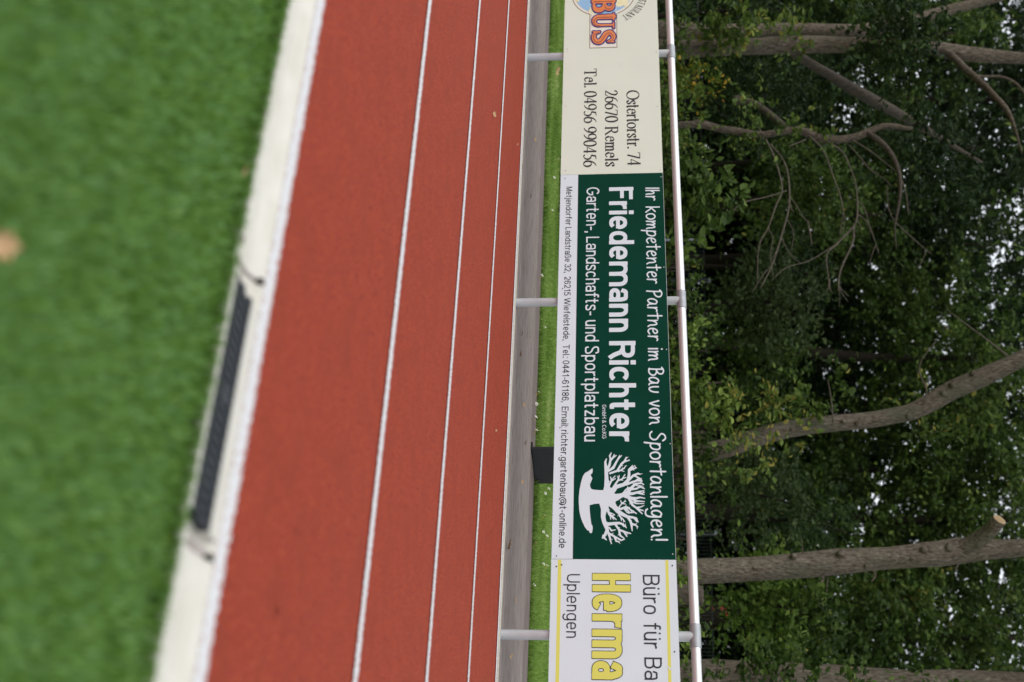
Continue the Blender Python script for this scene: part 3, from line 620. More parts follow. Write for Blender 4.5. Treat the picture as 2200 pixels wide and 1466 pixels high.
# ------------------------------------------------------------------ small litter
def fallen_leaf(p, size, rz, label, group=None, curl=0.35, tilt=0.25):
    out = [(0, -.5, 0), (.16, -.32, .02), (.34, -.12, .10), (.22, 0.02, .06), (.36, .2, .12), (.16, .26, .05), (0, .52, .10), (-.15, .27, .06), (-.33, .16, .14), (-.2, 0, .05), (-.36, -.14, .12), (-.15, -.33, .03)]
    V = [(0, 0, 0)] + [(x, y, z * curl * 2.4) for x, y, z in out]; n = len(out)
    o = mesh_obj('fallen_leaf', [(x * size, y * size, z * size) for x, y, z in V], [(0, 1 + i, 1 + (i + 1) % n) for i in range(n)], M['dry_leaf'])
    o.location = p; o.rotation_euler = (tilt, tilt * .6, rz); return tag(o, label, 'leaf', group)
def gp(px, py, z): return on_ground(px, py, z)
fallen_leaf(gp(6, 527, 0.012), 0.055, 0.6, 'large blurred tan leaf on the turf at the edge of the picture')
fallen_leaf(gp(525, 367, 0.014), 0.026, 2.0, 'small tan leaf on the turf beside the cream gutter')
fallen_leaf(gp(1197, 152, 0.035), 0.17, 1.1, 'pale dry leaf on the lawn under the cream restaurant board')
fallen_leaf(gp(1062, 246, 0.006), 0.05, 0.3, 'dark curled leaf on the outer red lane')
fallen_leaf(gp(1147, 1171, 0.03), 0.11, 0.9, 'brown leaf at the lawn edge under the end of the green board')
fallen_leaf(gp(1093, 1169, 0.02), 0.09, 2.6, 'tan leaf on the grey path below the lettering end of the green board')
for px, py in ((1057, 1142), (1112, 310), (1094, 1367), (1066, 925), (602, 1310)):
    fallen_leaf(gp(px, py, 0.004), 0.026, rnd.uniform(0, 6), 'tiny pale dry scrap lying on the red track', 'dry scraps on the track')
for px, py in ((1129, 950), (1122, 1035), (1118, 760), (1126, 870), (1140, 420), (1150, 300), (1098, 1410), (1121, 716), (1108, 1290)):
    fallen_leaf(gp(px, py, 0.022), 0.05, rnd.uniform(0, 6), 'thin dry plant scrap lying on the grey path', 'dry scraps on the path')
def daisy(p, s):
    o = empty('daisy', p, 'tiny white daisy in the mown lawn under the boards', 'flower', 'daisies in the lawn')
    b = MB()
    for k in range(9):
        a = k * 2 * math.pi / 9; c, n_ = math.cos(a), math.sin(a)
        i0 = len(b.V); b.V += [(c * s * .2, n_ * s * .2, 0), (c * s * .7 - n_ * s * .16, n_ * s * .7 + c * s * .16, s * .06), (c * s, n_ * s, s * .1), (c * s * .7 + n_ * s * .16, n_ * s * .7 - c * s * .16, s * .06)]
        b.F.append([i0, i0 + 1, i0 + 2, i0 + 3])
    b.build('petals', M['petal'], o)
    MB().tube([(0, 0, -.05), (0, 0, 0), (0, 0, s * .14)], [.002, .002, s * .24], 8).build('flower_head', M['pollen'], o)
    o.rotation_euler = (0.9, rnd.uniform(-.3, .3), rnd.uniform(-1, .2)); return o
for px, py in ((1158, 842), (1153, 868), (1152, 896), (1153, 924), (1179, 1050), (1170, 1107), (1168, 1143), (1176, 1152), (1168, 1212), (1176, 1215), (1177, 668), (1171, 703), (1165, 592), (1200, 342), (1191, 382), (1187, 452), (1172, 1060), (1148, 1257)):
    daisy(gp(px, py, 0.05), 0.017)
# ------------------------------------------------------------------ barrier railing
YR, ZR = 7.1598, 1.1614
rail = empty('barrier_railing', (-4.957, YR, 0), 'silver metal spectator railing carrying the advertising boards', 'railing')
PX0, SP = -7.3834, 2.4262
xs = [PX0 + SP * k for k in range(-2, 5)]
b = MB()
for x0, x1 in zip([xs[0] - 2.3] + xs, xs + [xs[-1] + 2.3]): b.tube([(x0 + 0.02, YR, ZR), (x1 - 0.02, YR, ZR)], 0.0290, 28)
local(b, rail).build('top_rail', M['alu'], rail, smooth=True)
for k, x in enumerate(xs):
    b = MB().tube([(x, YR, -0.2), (x, YR, 0.6), (x, YR, ZR)], 0.0305, 28); local(b, rail).build('post', M['post_metal'], rail, smooth=True)
    f = MB().tube([(x - 0.072, YR, ZR), (x + 0.072, YR, ZR)], 0.0335, 28)
    fo = local(f, rail).build('tee_fitting', M['fitting'], rail, smooth=True)
for o in (o for o in rail.children if o.name.startswith(('tee', 'top', 'post'))):
    md = o.modifiers.new('edge', 'EDGE_SPLIT'); md.split_angle = math.radians(50)

# ------------------------------------------------------------------ advertising boards
ZB, ZT = 0.2979, 1.0619
S1, S2 = -6.084, -2.997
def flat(name, V2, F, m, parent, layer, o, lab=None):
    """a vinyl shape glued on the face of a board, layer x 0.3 mm proud of it"""
    yy = YB - 0.0012 - 0.0009 * layer
    V = [(x - o.location.x, yy - o.location.y, z - o.location.z) for x, z in V2]
    return mesh_obj(name, V, F, m, parent)
def text(o, name, s, style, m, p0, p1, cap, w, gap, layer=1, cell=0.03, space=.36, grow=0.0, X=.73, cond=None, width=None):
    """a line of lettering from board point p0 to p1 with capitals cap metres high"""
    W = text_poly(s, style, w, cell, gap, space, grow, X, cond)[2]
    kx = (p1[0] - p0[0]) / W; dz = (p1[1] - p0[1]) / (p1[0] - p0[0]); x0 = 0.0
    for part in s.split(' '):                                         # one mesh per printed word
        if part:
            V, F, W = text_poly(part, style, w, cell, gap, space, grow, X, cond)
            flat(name, [(p0[0] + (x + x0) * kx, p0[1] + z * cap + dz * (x + x0) * kx) for x, z in V], F, m, o, layer, o); x0 += W + gap
        x0 += space
def rect(o, name, x0, x1, z0, z1, m, layer, dz=0.0):
    return flat(name, [(x0, z0), (x1, z0 + dz), (x1, z1 + dz), (x0, z1)], [(0, 1, 2, 3)], m, o, layer, o)
def board(name, x0, x1, label, m):
    o = empty(name, ((x0 + x1) / 2, YB, (ZB + ZT) / 2), label, 'sign')
    b = MB().box(x0 + 0.001, x1 - 0.001, YB - 0.001, YB + 0.003, ZB, ZT); local(b, o).build('panel', m, o)
    for zz in (ZB + 0.06, ZT - 0.06):                                 # back rails that hang the panel on the posts
        b = MB().box(x0 + 0.03, x1 - 0.03, YB + 0.003, YB + 0.018, zz - 0.02, zz + 0.02); local(b, o).build('back_rail', M['galv'], o)
    return o
def rivets(o, pts, m, r=0.0042):
    for x, z in pts:
        b = MB().tube([(x, YB + 0.001, z), (x, YB - 0.0045, z), (x, YB - 0.006, z)], [r, r, r * .5], 10); local(b, o).build('rivet', m, o)

# --- the green landscaping board
g = board('advertising_board', S1, S2, 'dark green board with white lettering and a white tree emblem', M['green_panel'])
rect(g, 'white_band', S1 + 0.001, S2 - 0.001, ZB + 0.001, 0.4295, M['white_vinyl'], 0)
rect(g, 'band_edge', S1 + 0.001, S2 - 0.001, 0.4295, 0.4325, M['black_vinyl'], 0)
rect(g, 'top_edge', S1 + 0.001, S2 - 0.001, ZT - 0.0022, ZT, M['rivet'], 0)
W_ = M['white_vinyl']
text(g, 'lettering', 'Ihr kompetenter Partner im Bau von Sportanlagen!', 'hand', W_, (-5.944, 0.932), (-3.118, 0.915), 0.096, .102, .085, space=.40)
text(g, 'lettering', 'Friedemann Richter', 'sans', W_, (-5.952, 0.662), (-3.819, 0.657), 0.177, .195, .10, cell=.012, space=.32)
text(g, 'lettering', 'Garten-, Landschafts- und Sportplatzbau', 'sans', W_, (-5.956, 0.494), (-3.816, 0.494), 0.094, .12, .115, cell=.018, space=.32)
text(g, 'lettering', 'GmbH & Co.KG', 'sans', W_, (-4.091, 0.611), (-3.836, 0.611), 0.026, .13, .11, cell=.05)
text(g, 'lettering', 'Metjendorfer Landstraße 32,  26215 Wiefelstede,  Tel.: 0441-61186,  Email: richter.gartenbau@t-online.de', 'sans', M['dark_text'],
     (-5.967, 0.343), (-3.070, 0.343), 0.0455, .128, .125, cell=.04, space=.30)
# the emblem: a spreading leafless tree on a strip of ground, limbs as tapering strokes (units: pixels of a 4.886x enlargement)
TREE = [
 [(575,675,86),(620,675,74),(680,675,70),(740,676,72),(790,690,66)],
 [(760,640,55),(752,560,28),(748,480,20),(745,400,18),(740,350,15),(735,310,11),(748,275,5)],
 [(748,400,15),(780,340,13),(790,280,10),(782,245,9),(798,212,5)], [(785,300,10),(815,265,10),(830,230,5)], [(812,268,8),(850,240,5)],
 [(762,405,12),(820,370,13),(850,310,11),(875,270,9),(905,242,5)], [(858,295,8),(885,240,4)],
 [(785,428,10),(860,402,11),(905,330,12),(938,300,11),(955,260,6)], [(940,304,9),(988,290,6)], [(872,408,8),(935,375,6),(945,350,4)], [(890,395,6),(932,408,4)],
 [(775,560,9),(800,505,8),(790,465,5)], [(803,495,6),(838,455,5)], [(800,510,6),(842,482,5)], [(800,370,6),(830,358,4)],
 [(812,590,12),(850,530,10),(870,500,9),(882,450,5)], [(868,505,8),(910,490,8),(942,440,5)], [(905,490,6),(952,470,5)],
 [(790,630,36),(850,570,20),(930,545,19),(975,500,17),(985,440,14),(985,390,12),(1022,345,5)], [(985,400,9),(1030,380,9),(1062,370,5)], [(1008,382,7),(1045,345,4)],
 [(975,505,12),(1030,450,12),(1080,430,10),(1097,440,5)], [(1038,452,9),(1075,470,9),(1112,490,5)], [(955,545,12),(1020,520,12),(1070,505,9),(1122,510,5)], [(1040,515,8),(1085,480,6),(1118,500,4)],
 [(800,685,56),(850,680,36),(900,662,24),(960,640,22),(1000,590,17),(1050,540,12),(1110,530,8),(1140,545,5)], [(920,640,9),(950,600,8),(985,575,5)],
 [(1000,598,10),(1060,590,10),(1100,570,7),(1147,590,5)], [(960,645,18),(1030,640,14),(1090,620,9),(1142,610,5)], [(1055,632,8),(1142,650,5)],
 [(950,668,20),(1010,690,16),(1060,690,12),(1100,680,8),(1150,690,5)], [(1000,690,10),(1060,720,11),(1100,720,7),(1146,725,5)],
 [(985,695,14),(1020,760,12),(1060,790,10),(1110,780,6),(1142,765,4)], [(1058,790,9),(1100,810,8),(1136,820,5)], [(1068,800,8),(1122,852,6)], [(1003,720,9),(1060,745,7),(1142,745,4)],
 [(1030,540,7),(1075,560,6),(1130,562,4)], [(1080,630,6),(1120,635,5),(1148,630,4)],
 [(785,725,48),(830,780,28),(870,830,21),(920,860,19),(970,885,15),(1020,890,12),(1060,900,10),(1080,940,5)], [(968,888,12),(1000,930,13),(1010,970,12),(1018,1032,5)], [(1005,952,9),(1050,970,9),(1077,990,5)], [(1035,897,8),(1066,938,5)],
 [(850,790,14),(900,802,12),(950,782,12),(985,790,8),(1012,832,4)], [(948,792,9),(990,840,8),(1032,842,4)], [(958,782,8),(1062,850,6)], [(930,795,7),(960,835,6),(985,850,4)],
 [(752,765,16),(762,820,11),(780,860,13),(810,880,9),(852,915,4)], [(788,872,8),(792,912,4)], [(778,838,7),(832,862,4)], [(800,880,6),(825,915,4)],
 [(875,832,9),(888,880,8),(920,910,7),(942,937,4)], [(895,885,6),(905,925,4)],
 [(880,782,6),(912,740,7),(952,720,4)], [(902,732,6),(895,710,4)], [(915,745,6),(948,750,4)],
 [(715,715,52),(722,800,32),(712,880,24),(725,945,21),(760,962,18),(820,955,16),(880,950,13),(920,960,10),(957,1000,5)],
 [(735,965,22),(752,1020,13),(735,1070,15),(715,1095,14),(748,1127,5)], [(715,1080,10),(704,1108,6)], [(760,1035,13),(780,1090,11),(788,1130,8),(800,1167,5)],
 [(752,975,14),(768,1055,10),(830,1090,11),(850,1140,9),(882,1145,5)], [(828,1088,9),(900,1130,9),(937,1120,5)], [(838,960,11),(880,1020,11),(890,1080,10),(932,1110,5)],
 [(878,1018,10),(930,1040,11),(962,1090,6)], [(926,1038,9),(1002,1060,6)], [(778,998,8),(800,1030,8),(842,1020,4)], [(905,960,7),(930,985,6),(952,978,4)],
]
GROUND = [(600,375),(575,392),(555,407),(522,425),(500,457),(481,520),(465,600),(457,680),(457,740),(463,820),(475,880),(491,930),(520,990),(545,1025),(563,1030),(572,1052),(585,1057),(598,1045),(603,1000),(600,978),(590,965),(585,930),(578,880),(572,820),(570,740),(600,700),(600,610),(578,572),(574,545),(592,500),(600,480),(590,465),(580,440),(598,428),(604,400)]
def emblem():
    q = random.Random(4); spikes = []                                  # short side twigs that make the crown spiky
    for st in TREE:
        if st[0][2] < 17 and len(st) > 2:
            for (a0, b0, r0), (a1, b1, r1) in zip(st, st[1:]):
                if q.random() < .5: continue
                t = q.uniform(.35, .8); L_ = math.hypot(a1 - a0, b1 - b0); ux, uy = (a1 - a0) / L_, (b1 - b0) / L_; sg = q.choice((-1, 1)); an = sg * q.uniform(.6, 1.0)
                c_, s_ = math.cos(an), math.sin(an); ln = r0 + q.uniform(14, 24); x, y = a0 + (a1 - a0) * t, b0 + (b1 - b0) * t
                spikes.append([(x, y, 4.5), (x + (ux * c_ - uy * s_) * ln, y + (ux * s_ + uy * c_) * ln, 2.5)])
    D, gx, gy = field([[(p[0], p[1], p[2]) for p in st] for st in TREE + spikes], lambda st: np.array([p[2] for p in st], float), (440, 190), (1170, 1190), 4.0, butt=False)
    # even-odd fill of the ground strip, joined to the strokes
    Gx, Gy = np.meshgrid(gx, gy, indexing='ij'); ins = np.zeros(Gx.shape, bool); dist = np.full(Gx.shape, 1e9)
    n_ = len(GROUND)
    for i in range(n_):
        (x0, y0), (x1, y1) = GROUND[i], GROUND[(i + 1) % n_]
        c = (y0 > Gy) != (y1 > Gy); ins ^= c & (Gx < (x1 - x0) * (Gy - y0) / ((y1 - y0) or 1e-9) + x0)
        t = np.clip(((Gx - x0) * (x1 - x0) + (Gy - y0) * (y1 - y0)) / ((x1 - x0) ** 2 + (y1 - y0) ** 2), 0, 1)
        dist = np.minimum(dist, np.hypot(Gx - x0 - t * (x1 - x0), Gy - y0 - t * (y1 - y0)))
    D = np.minimum(D, np.where(ins, -dist, dist))
    V, Fc = contour(D, gx, gy)
    return [on_board(1150 + a / 4.886, 930 + b_ / 4.886) for a, b_ in V], [f[::-1] for f in Fc]
V, Fc = emblem(); flat('tree_emblem', V, Fc, M['white_vinyl'], g, 1, g)
rivets(g, [(-6.042, 1.046), (-5.209, 1.045), (-4.519, 1.044), (-3.797, 1.048), (-3.033, 1.041)], M['rivet'])
rivets(g, [(-6.049, 0.331), (-5.036, 0.332), (-3.92, 0.335), (-3.017, 0.33)], M['rivet_dark'], 0.0036)

# --- the cream restaurant board
r = board('advertising_board', S1 - 3.087, S1, 'cream restaurant board with a globe emblem and black address lettering', M['cream_panel'])
I = M['ink']
text(r, 'lettering', 'Ostertorstr. 74', 'serif', I, (-6.932, 0.800), (-6.160, 0.800), 0.098, .175, .05)
text(r, 'lettering', '26670 Remels', 'serif', I, (-6.941, 0.632), (-6.157, 0.634), 0.098, .175, .06)
text(r, 'lettering', 'Tel. 04956 990456', 'serif', I, (-7.184, 0.468), (-6.157, 0.469), 0.097, .175, .06)
GX, GZ, GR = -8.040, 0.618, 0.262
def disc_plate(rad, x1, hz, m, name, layer, n=72):
    """globe disc with the name plate growing out of its sides"""
    a0 = math.asin(min(0.99, hz / rad)); pts = []
    for k in range(n + 1):
        a = a0 + (math.pi - 2 * a0) * k / n; pts.append((GX + rad * math.cos(a), GZ + rad * math.sin(a)))
    pts += [(GX - x1, GZ + hz), (GX - x1, GZ - hz)]
    for k in range(n + 1):
        a = math.pi + a0 + (math.pi - 2 * a0) * k / n; pts.append((GX + rad * math.cos(a), GZ + rad * math.sin(a)))
    pts += [(GX + x1, GZ - hz), (GX + x1, GZ + hz)]
    return flat(name, pts, [list(range(len(pts)))], m, r, layer, r)
disc_plate(GR, 0.628, 0.113, M['brown_print'], 'emblem_outline', 0)
disc_plate(GR - 0.007, 0.621, 0.107, M['pale_print'], 'emblem_field', 1)
n = 80; rr = GR - 0.028
flat('globe', [(GX + rr * math.cos(2 * math.pi * k / n), GZ + rr * math.sin(2 * math.pi * k / n)) for k in range(n)], [list(range(n))], M['sea_blue'], r, 2, r)
flat('name_field', [(GX - .612, GZ - .098), (GX + .612, GZ - .098), (GX + .612, GZ + .098), (GX - .612, GZ + .098)], [(0, 1, 2, 3)], M['pale_print'], r, 1.5, r)
def land(pts, seed):
    q = random.Random(seed); o = []
    for i in range(len(pts)):
        (x0, z0), (x1, z1) = pts[i], pts[(i + 1) % len(pts)]
        for k in range(5):
            t = k / 5; o.append((x0 + (x1 - x0) * t + q.uniform(-.006, .006), z0 + (z1 - z0) * t + q.uniform(-.006, .006)))
    flat('land_patch', o, [list(range(len(o)))], M['land_print'], r, 3, r)
zc = lambda zx, zy: on_board(1180 + zx / 7.33, zy / 7.33)
land([zc(1045, -40), zc(1040, 90), zc(1080, 120), zc(1140, 115), zc(1165, 90), zc(1220, 125), zc(1235, 60), zc(1262, 0), zc(1240, -60)], 1)
land([zc(610, 185), zc(640, 160), zc(640, 130), zc(690, 120), zc(690, 250), zc(640, 235), zc(625, 205)], 2)
land([zc(420, -60), zc(425, 20), zc(440, 42), zc(462, 30), zc(460, -60)], 3)
for zx in (668, 1050):
    (xa, za), (xb, zb_) = zc(zx, -160), zc(zx, 300)
    flat('grid_line', [(xa, za - .002), (xb, zb_ - .002), (xb, zb_ + .002), (xa, za + .002)], [(0, 1, 2, 3)], M['white_vinyl'], r, 4, r)
def serif_caps(s_, p0, p1, cap):
    """heavy slab-serif capitals: purple rim, orange face, darker inline"""
    for nm, ww, m_, lay in (('lettering_rim', 1.0, M['purple'], 5), ('lettering', 0.78, M['orange'], 6)):
        V, F = [], []; x = 0
        for ch in s_:
            st, adv = SLAB[ch]
            D, gx, gy = field(st, lambda q: np.array([p[2] for p in q]) + (0.058 if ww == 1.0 else 0.0), (-.2, -.25), (adv + .2, 1.25), .022, butt=False)
            v, f = contour(D, gx, gy); b0 = len(V); V += [(a + x, c) for a, c in v]; F += [[i + b0 for i in q] for q in f]; x += adv + .075
        k = (p1[0] - p0[0]) / (x - .075)
        flat(nm, [(p0[0] + a * k, p0[1] + c * cap) for a, c in V], F, m_, r, lay, r)
    x = 0
    for ch in s_:
        st, adv = SLAB[ch]
        lines = [[(p[0] + .03, p[1] - .01, 1) for p in q] for q in st[:2] if max(p[2] for p in q) >= .09]
        D, gx, gy = field(lines, .022, (-.2, -.25), (adv + .2, 1.25), .022, butt=False); v, f = contour(D, gx, gy)
        flat('lettering_inline', [(p0[0] + (a + x) * k, p0[1] + c * cap) for a, c in v], f, M['rust_print'], r, 7, r); x += adv + .075
def wq(pts, f): return [(x, y, f(i / (len(pts) - 1))) for i, (x, y) in enumerate(pts)]
SLAB = {
 'M': ([[(.14, .06, .06), (.14, .94, .06)], [(1.06, .06, .12), (1.06, .94, .12)], [(.14, .9, .1), (.6, .12, .1)], [(.6, .12, .05), (1.06, .9, .05)], [(.02, .03, .03), (.28, .03, .03)], [(.9, .03, .03), (1.22, .03, .03)], [(.02, .97, .03), (.2, .97, .03)], [(1.0, .97, .03), (1.22, .97, .03)]], 1.22),
 'B': ([[(.2, .05, .12), (.2, .95, .12)], wq(SE(.36, .76, .26, .19, 90, -90), lambda t: .05 + .07 * math.sin(t * math.pi)), wq(SE(.36, .28, .32, .24, 90, -90), lambda t: .05 + .075 * math.sin(t * math.pi)),
        [(.2, .95, .05), (.38, .95, .05)], [(.2, .54, .05), (.38, .54, .05)], [(.2, .05, .05), (.38, .05, .05)], [(.03, .03, .03), (.2, .03, .03)], [(.03, .97, .03), (.2, .97, .03)]], .78),
 'U': ([[(x, y, .12 - .06 * i / 22) for i, (x, y) in enumerate([(.2, .95), (.2, .6)] + SE(.42, .33, .22, .27, 180, 360, 20))], [(.64, .33, .05), (.64, .95, .05)], [(.03, .97, .03), (.38, .97, .03)], [(.53, .97, .03), (.8, .97, .03)]], .82),
 'S': ([wq(CR((.62, .72), (.5, .93), (.32, .95), (.15, .82), (.2, .64), (.44, .48), (.6, .34), (.58, .15), (.4, .05), (.2, .08), (.1, .3)), lambda t: .05 + .075 * math.sin(t * math.pi)), [(.1, .3, .03), (.08, .02, .03)], [(.63, .7, .03), (.64, .98, .03)]], .74),
}
serif_caps('MBUS', (-8.285, 0.533), (-7.452, 0.533), 0.175)
# the word set round the top of the globe
word = 'RESTAURANT'; angs = [90 - (3.2 + 6.05 * k) for k in range(len(word))]
V, F = [], []
for ch, ang in zip(word, angs):
    v, f, adv = glyph('serif', ch, .16, .045); a = math.radians(ang); b0 = len(V); kx = 0.030 / max(adv, .6)
    for x, z in v:
        xx = (x - adv / 2) * kx; rr_ = 0.303 + z * 0.066
        V.append((GX + math.cos(a) * rr_ + math.sin(a) * xx, GZ + math.sin(a) * rr_ - math.cos(a) * xx))
    F += [[i + b0 for i in q] for q in f]
flat('lettering', V, F, M['ink'], r, 1, r)
rivets(r, [(-7.413, 0.328), (-7.381, 0.328), (-7.35, 1.044), (-6.788, 0.326), (-6.757, 1.039), (-6.128, 0.337), (-6.112, 1.043)], M['rivet'], 0.0036)

# --- the white and yellow engineering board
w = board('advertising_board', S2, S2 + 3.087, 'white board with yellow bands, yellow outlined and black lettering', M['white_panel'])
rect(w, 'yellow_band', S2 + 0.004, S2 + 3.07, 0.9955, 1.0145, M['yellow_vinyl'], 0, -0.012)
rect(w, 'yellow_band', S2 + 0.004, S2 + 3.07, 0.339, 0.3605, M['yellow_vinyl'], 0)
flat('worn_patch', [(-2.338, 0.989), (-2.318, 1.013), (-2.310, 1.008), (-2.325, 0.992), (-2.305, 0.9905)], [(0, 1, 2, 3, 4)], M['white_panel'], w, 1, w)
K = M['black_vinyl']
tw = text_poly('Büro für Ba', 'sans', .105, .03, .14, .42)[2]; kx = (-2.251 + 2.897) / tw
x1 = -2.897 + kx * text_poly('Büro für Bau', 'sans', .105, .03, .14, .42)[2]
text(w, 'lettering', 'Büro für Bau', 'sans', K, (-2.897, 0.857), (x1, 0.857), 0.102, .105, .14, space=.42, cell=.018)
text(w, 'lettering_outline', 'Herma', 'sans', K, (-2.903, 0.5535), (-2.250, 0.5535), 0.2265, .185, .075, 1, .012, grow=0.02, X=.765, cond=.47)
text(w, 'lettering', 'Herma', 'sans', M['yellow_vinyl'], (-2.903, 0.5535), (-2.250, 0.5535), 0.2265, .185, .075, 2, .012, X=.765, cond=.47)
text(w, 'lettering', 'Uplengen', 'sans', K, (-2.899, 0.397), (-2.497, 0.398), 0.079, .10, .14, cell=.018)
rivets(w, [(-2.948, 0.331), (-2.958, 1.038), (-2.42, 1.035), (-2.959, 0.363)], M['rivet_dark'], 0.0045)

# ------------------------------------------------------------------ dark slab standing on the path edge behind the boards
pa, pb = Vector((-4.574, 8.644, 0)), Vector((-4.462, 9.035, 0)); d = (pb - pa).normalized(); nrm = Vector((d.y, -d.x, 0))
t = empty('info_slab', (pa + pb) / 2, 'dark grey upright slab standing at the path edge behind the green board', 'slab')
def slab_box(z0, z1, inset, thick):
    bm = MB(); q = [pa + d * inset, pb - d * inset]; c = [q[0], q[1], q[1] - nrm * thick, q[0] - nrm * thick]
    bm.V = [(*v.xy, z0) for v in c] + [(*v.xy, z1) for v in c]; bm.F = [[3, 2, 1, 0], [4, 5, 6, 7]] + [[i, (i + 1) % 4, 4 + (i + 1) % 4, 4 + i] for i in range(4)]; return bm
o = local(slab_box(0.0, 0.92, 0, 0.028), t).build('panel', M['anthracite'], t); md = o.modifiers.new('bevel', 'BEVEL'); md.width = 0.004; md.segments = 2
o = local(slab_box(-0.05, 0.03, -0.02, 0.06), t).build('foot', M['anthracite'], t)
# ------------------------------------------------------------------ trees, shrubs and what stands among them
def limb(name, pts, parent, m, seg=12, n=5, wob=0.10, seed=0, base=None):
    """pts of (px, py, radius in pixels, depth): tapering limb"""
    q = smooth_path(pts, n)
    P = [at(p[0], p[1], p[3]) for p in q]; R = [max(0.003, p[2] * p[3] / FPX) for p in q]
    if base is not None: P = [Vector(base[:3])] + P; R = [base[3]] + R
    b = MB().tube(P, R, seg, True, wob, seed); o = parent.location
    b.V = [(v[0] - o.x, v[1] - o.y, v[2] - o.z) for v in b.V]
    return b.build(name, m, parent, smooth=True)
def clumps(spec, size, per, sig=0.30, flat_=0.75):
    """leaf positions and directions: short leafy twigs fanning out in sprays inside ellipsoids (x, y, z, rx, ry, rz, number of sprays)"""
    out, dr = [], []
    for cx, cyy, cz, rx, ry, rz, k in spec:
        u = rng.normal(size=(k, 3)); u /= np.linalg.norm(u, axis=1)[:, None]; u *= (rng.random((k, 1)) ** 0.45)
        c = np.array([[cx, cyy, cz]]) + u * np.array([[rx, ry, rz]])
        for q, w in zip(c, u):
            n_ = max(4, int(rng.poisson(per))); s_ = sig * (0.6 + 0.8 * rng.random()); nt_ = max(2, n_ // 8)
            ax = rng.normal(size=(nt_, 3)) + w[None] * 1.2; ax[:, 2] *= flat_; ax /= np.linalg.norm(ax, axis=1)[:, None] + 1e-9
            ln = s_ * 2.4 * (0.5 + rng.random(nt_)); t = rng.integers(0, nt_, n_); f = rng.random(n_) ** .7
            sag = -0.28 * (f ** 2) * ln[t]
            p = q + ax[t] * (f * ln[t])[:, None] + rng.normal(size=(n_, 3)) * size * .38; p[:, 2] += sag
            out.append(p); sd_ = np.cross(ax[t], rng.normal(size=(n_, 3)) * .3 + np.array([[0, 0, 1.]])); sd_ *= np.where(rng.random(n_) < .5, -1, 1)[:, None]
            dr.append(ax[t] * .7 + sd_ * .7)
    P = np.concatenate(out); return P, size * (0.7 + 0.6 * rng.random(len(P))), np.concatenate(dr)
def crown(parent, spec, m, size=0.09, per=26, sig=0.3, name='crown', up=0.3, bias=0.0, flat_=0.75):
    P, s, d = clumps(spec, size, per, sig, flat_); o = parent.location
    tn = 0.30 + 0.42 * soft_noise(P, 2.2, rnd.randrange(999)) + rng.normal(size=len(P)) * 0.16 + bias
    return leaf_mesh(name, P - np.array([[o.x, o.y, o.z]]), s, m, up, parent, tn, dirs=d)
def pc(px, py, depth, rx, ry, rz, k):
    p = at(px, py, depth); return (p.x, p.y, p.z, rx, ry, rz, k)
def gbase(px, py, depth):
    p = at(px, py, depth); return Vector((p.x, p.y, 0))

# --- front row
DA = 17.3
A_ = empty('tree', gbase(1400, 112, DA), 'thick double trunked tree behind the cream board, farthest left', 'tree')
limb('trunk', [(1190, 120, 36, DA), (1415, 110, 24, DA), (1451, 107, 22, DA), (1582, 102, 17.5, DA), (1709, 96, 18, DA), (1836, 97, 16.5, DA), (1940, 100, 15, DA), (2018, 105, 14, DA), (2091, 118, 15.5, DA), (2200, 125, 13, DA), (2420, 140, 11, DA)], A_, M['bark'], 16, seed=1)
limb('trunk', [(1190, 75, 30, DA + .5), (1451, 67, 20, DA + .5), (1530, 70, 18, DA + .5), (1700, 64, 15, DA + .5), (1836, 66, 14, DA + .6), (1950, 45, 12, DA + .8), (2200, -20, 10, DA + 1)], A_, M['bark'], 14, seed=2)
limb('branch', [(2000, 105, 11, DA), (2038, 116, 9, DA - .1), (2073, 148, 8, DA - .3), (2110, 180, 7, DA - .5), (2140, 210, 6, DA - .7), (2165, 240, 6, DA - .9), (2180, 275, 3.5, DA - 1), (2195, 330, 2, DA - 1.1)], A_, M['bark_limb'], 8, seed=3)
limb('branch', [(2090, 163, 4, DA - .4), (2115, 165, 3, DA - .4), (2150, 165, 3, DA - .4), (2180, 178, 3, DA - .4), (2205, 205, 2.5, DA - .4)], A_, M['bark_limb'], 6, seed=4)
limb('branch', [(1690, 104, 9, DA), (1730, 130, 10, DA + .3), (1780, 160, 11, DA + .5), (1830, 190, 12, DA + .7), (1880, 218, 12, DA + .9), (1920, 240, 11.5, DA + 1.1), (1960, 262, 10, DA + 1.3), (2000, 285, 8, DA + 1.5), (2045, 312, 5, DA + 1.7), (2110, 350, 3, DA + 2)], A_, M['bark_dark'], 10, seed=5)
crown(A_, [pc(1560, 62, DA - .5, .28, .25, .35, 16), pc(1540, 95, DA - .5, .2, .2, .2, 5), pc(1600, 40, DA - .5, .35, .3, .3, 12), pc(1720, 70, DA - .5, .45, .3, .2, 8), pc(1460, 75, DA - .4, .2, .15, .25, 5)], M['leaf_mid'], 0.10, 20, 0.12, bias=.12)
crown(A_, [pc(1925, 70, DA - .7, .55, .4, .45, 30), pc(1905, 105, DA - .7, .25, .25, .3, 10), pc(1980, 45, DA - .5, .5, .4, .4, 16)], M['leaf_dark'], 0.10, 26, 0.17)
p = at(2450, 110, DA); crown(A_, [(p.x, p.y, p.z + 1.5, 3.2, 3, 2.4, 190)], M['leaf_mid'], 0.12, 30, 0.4)

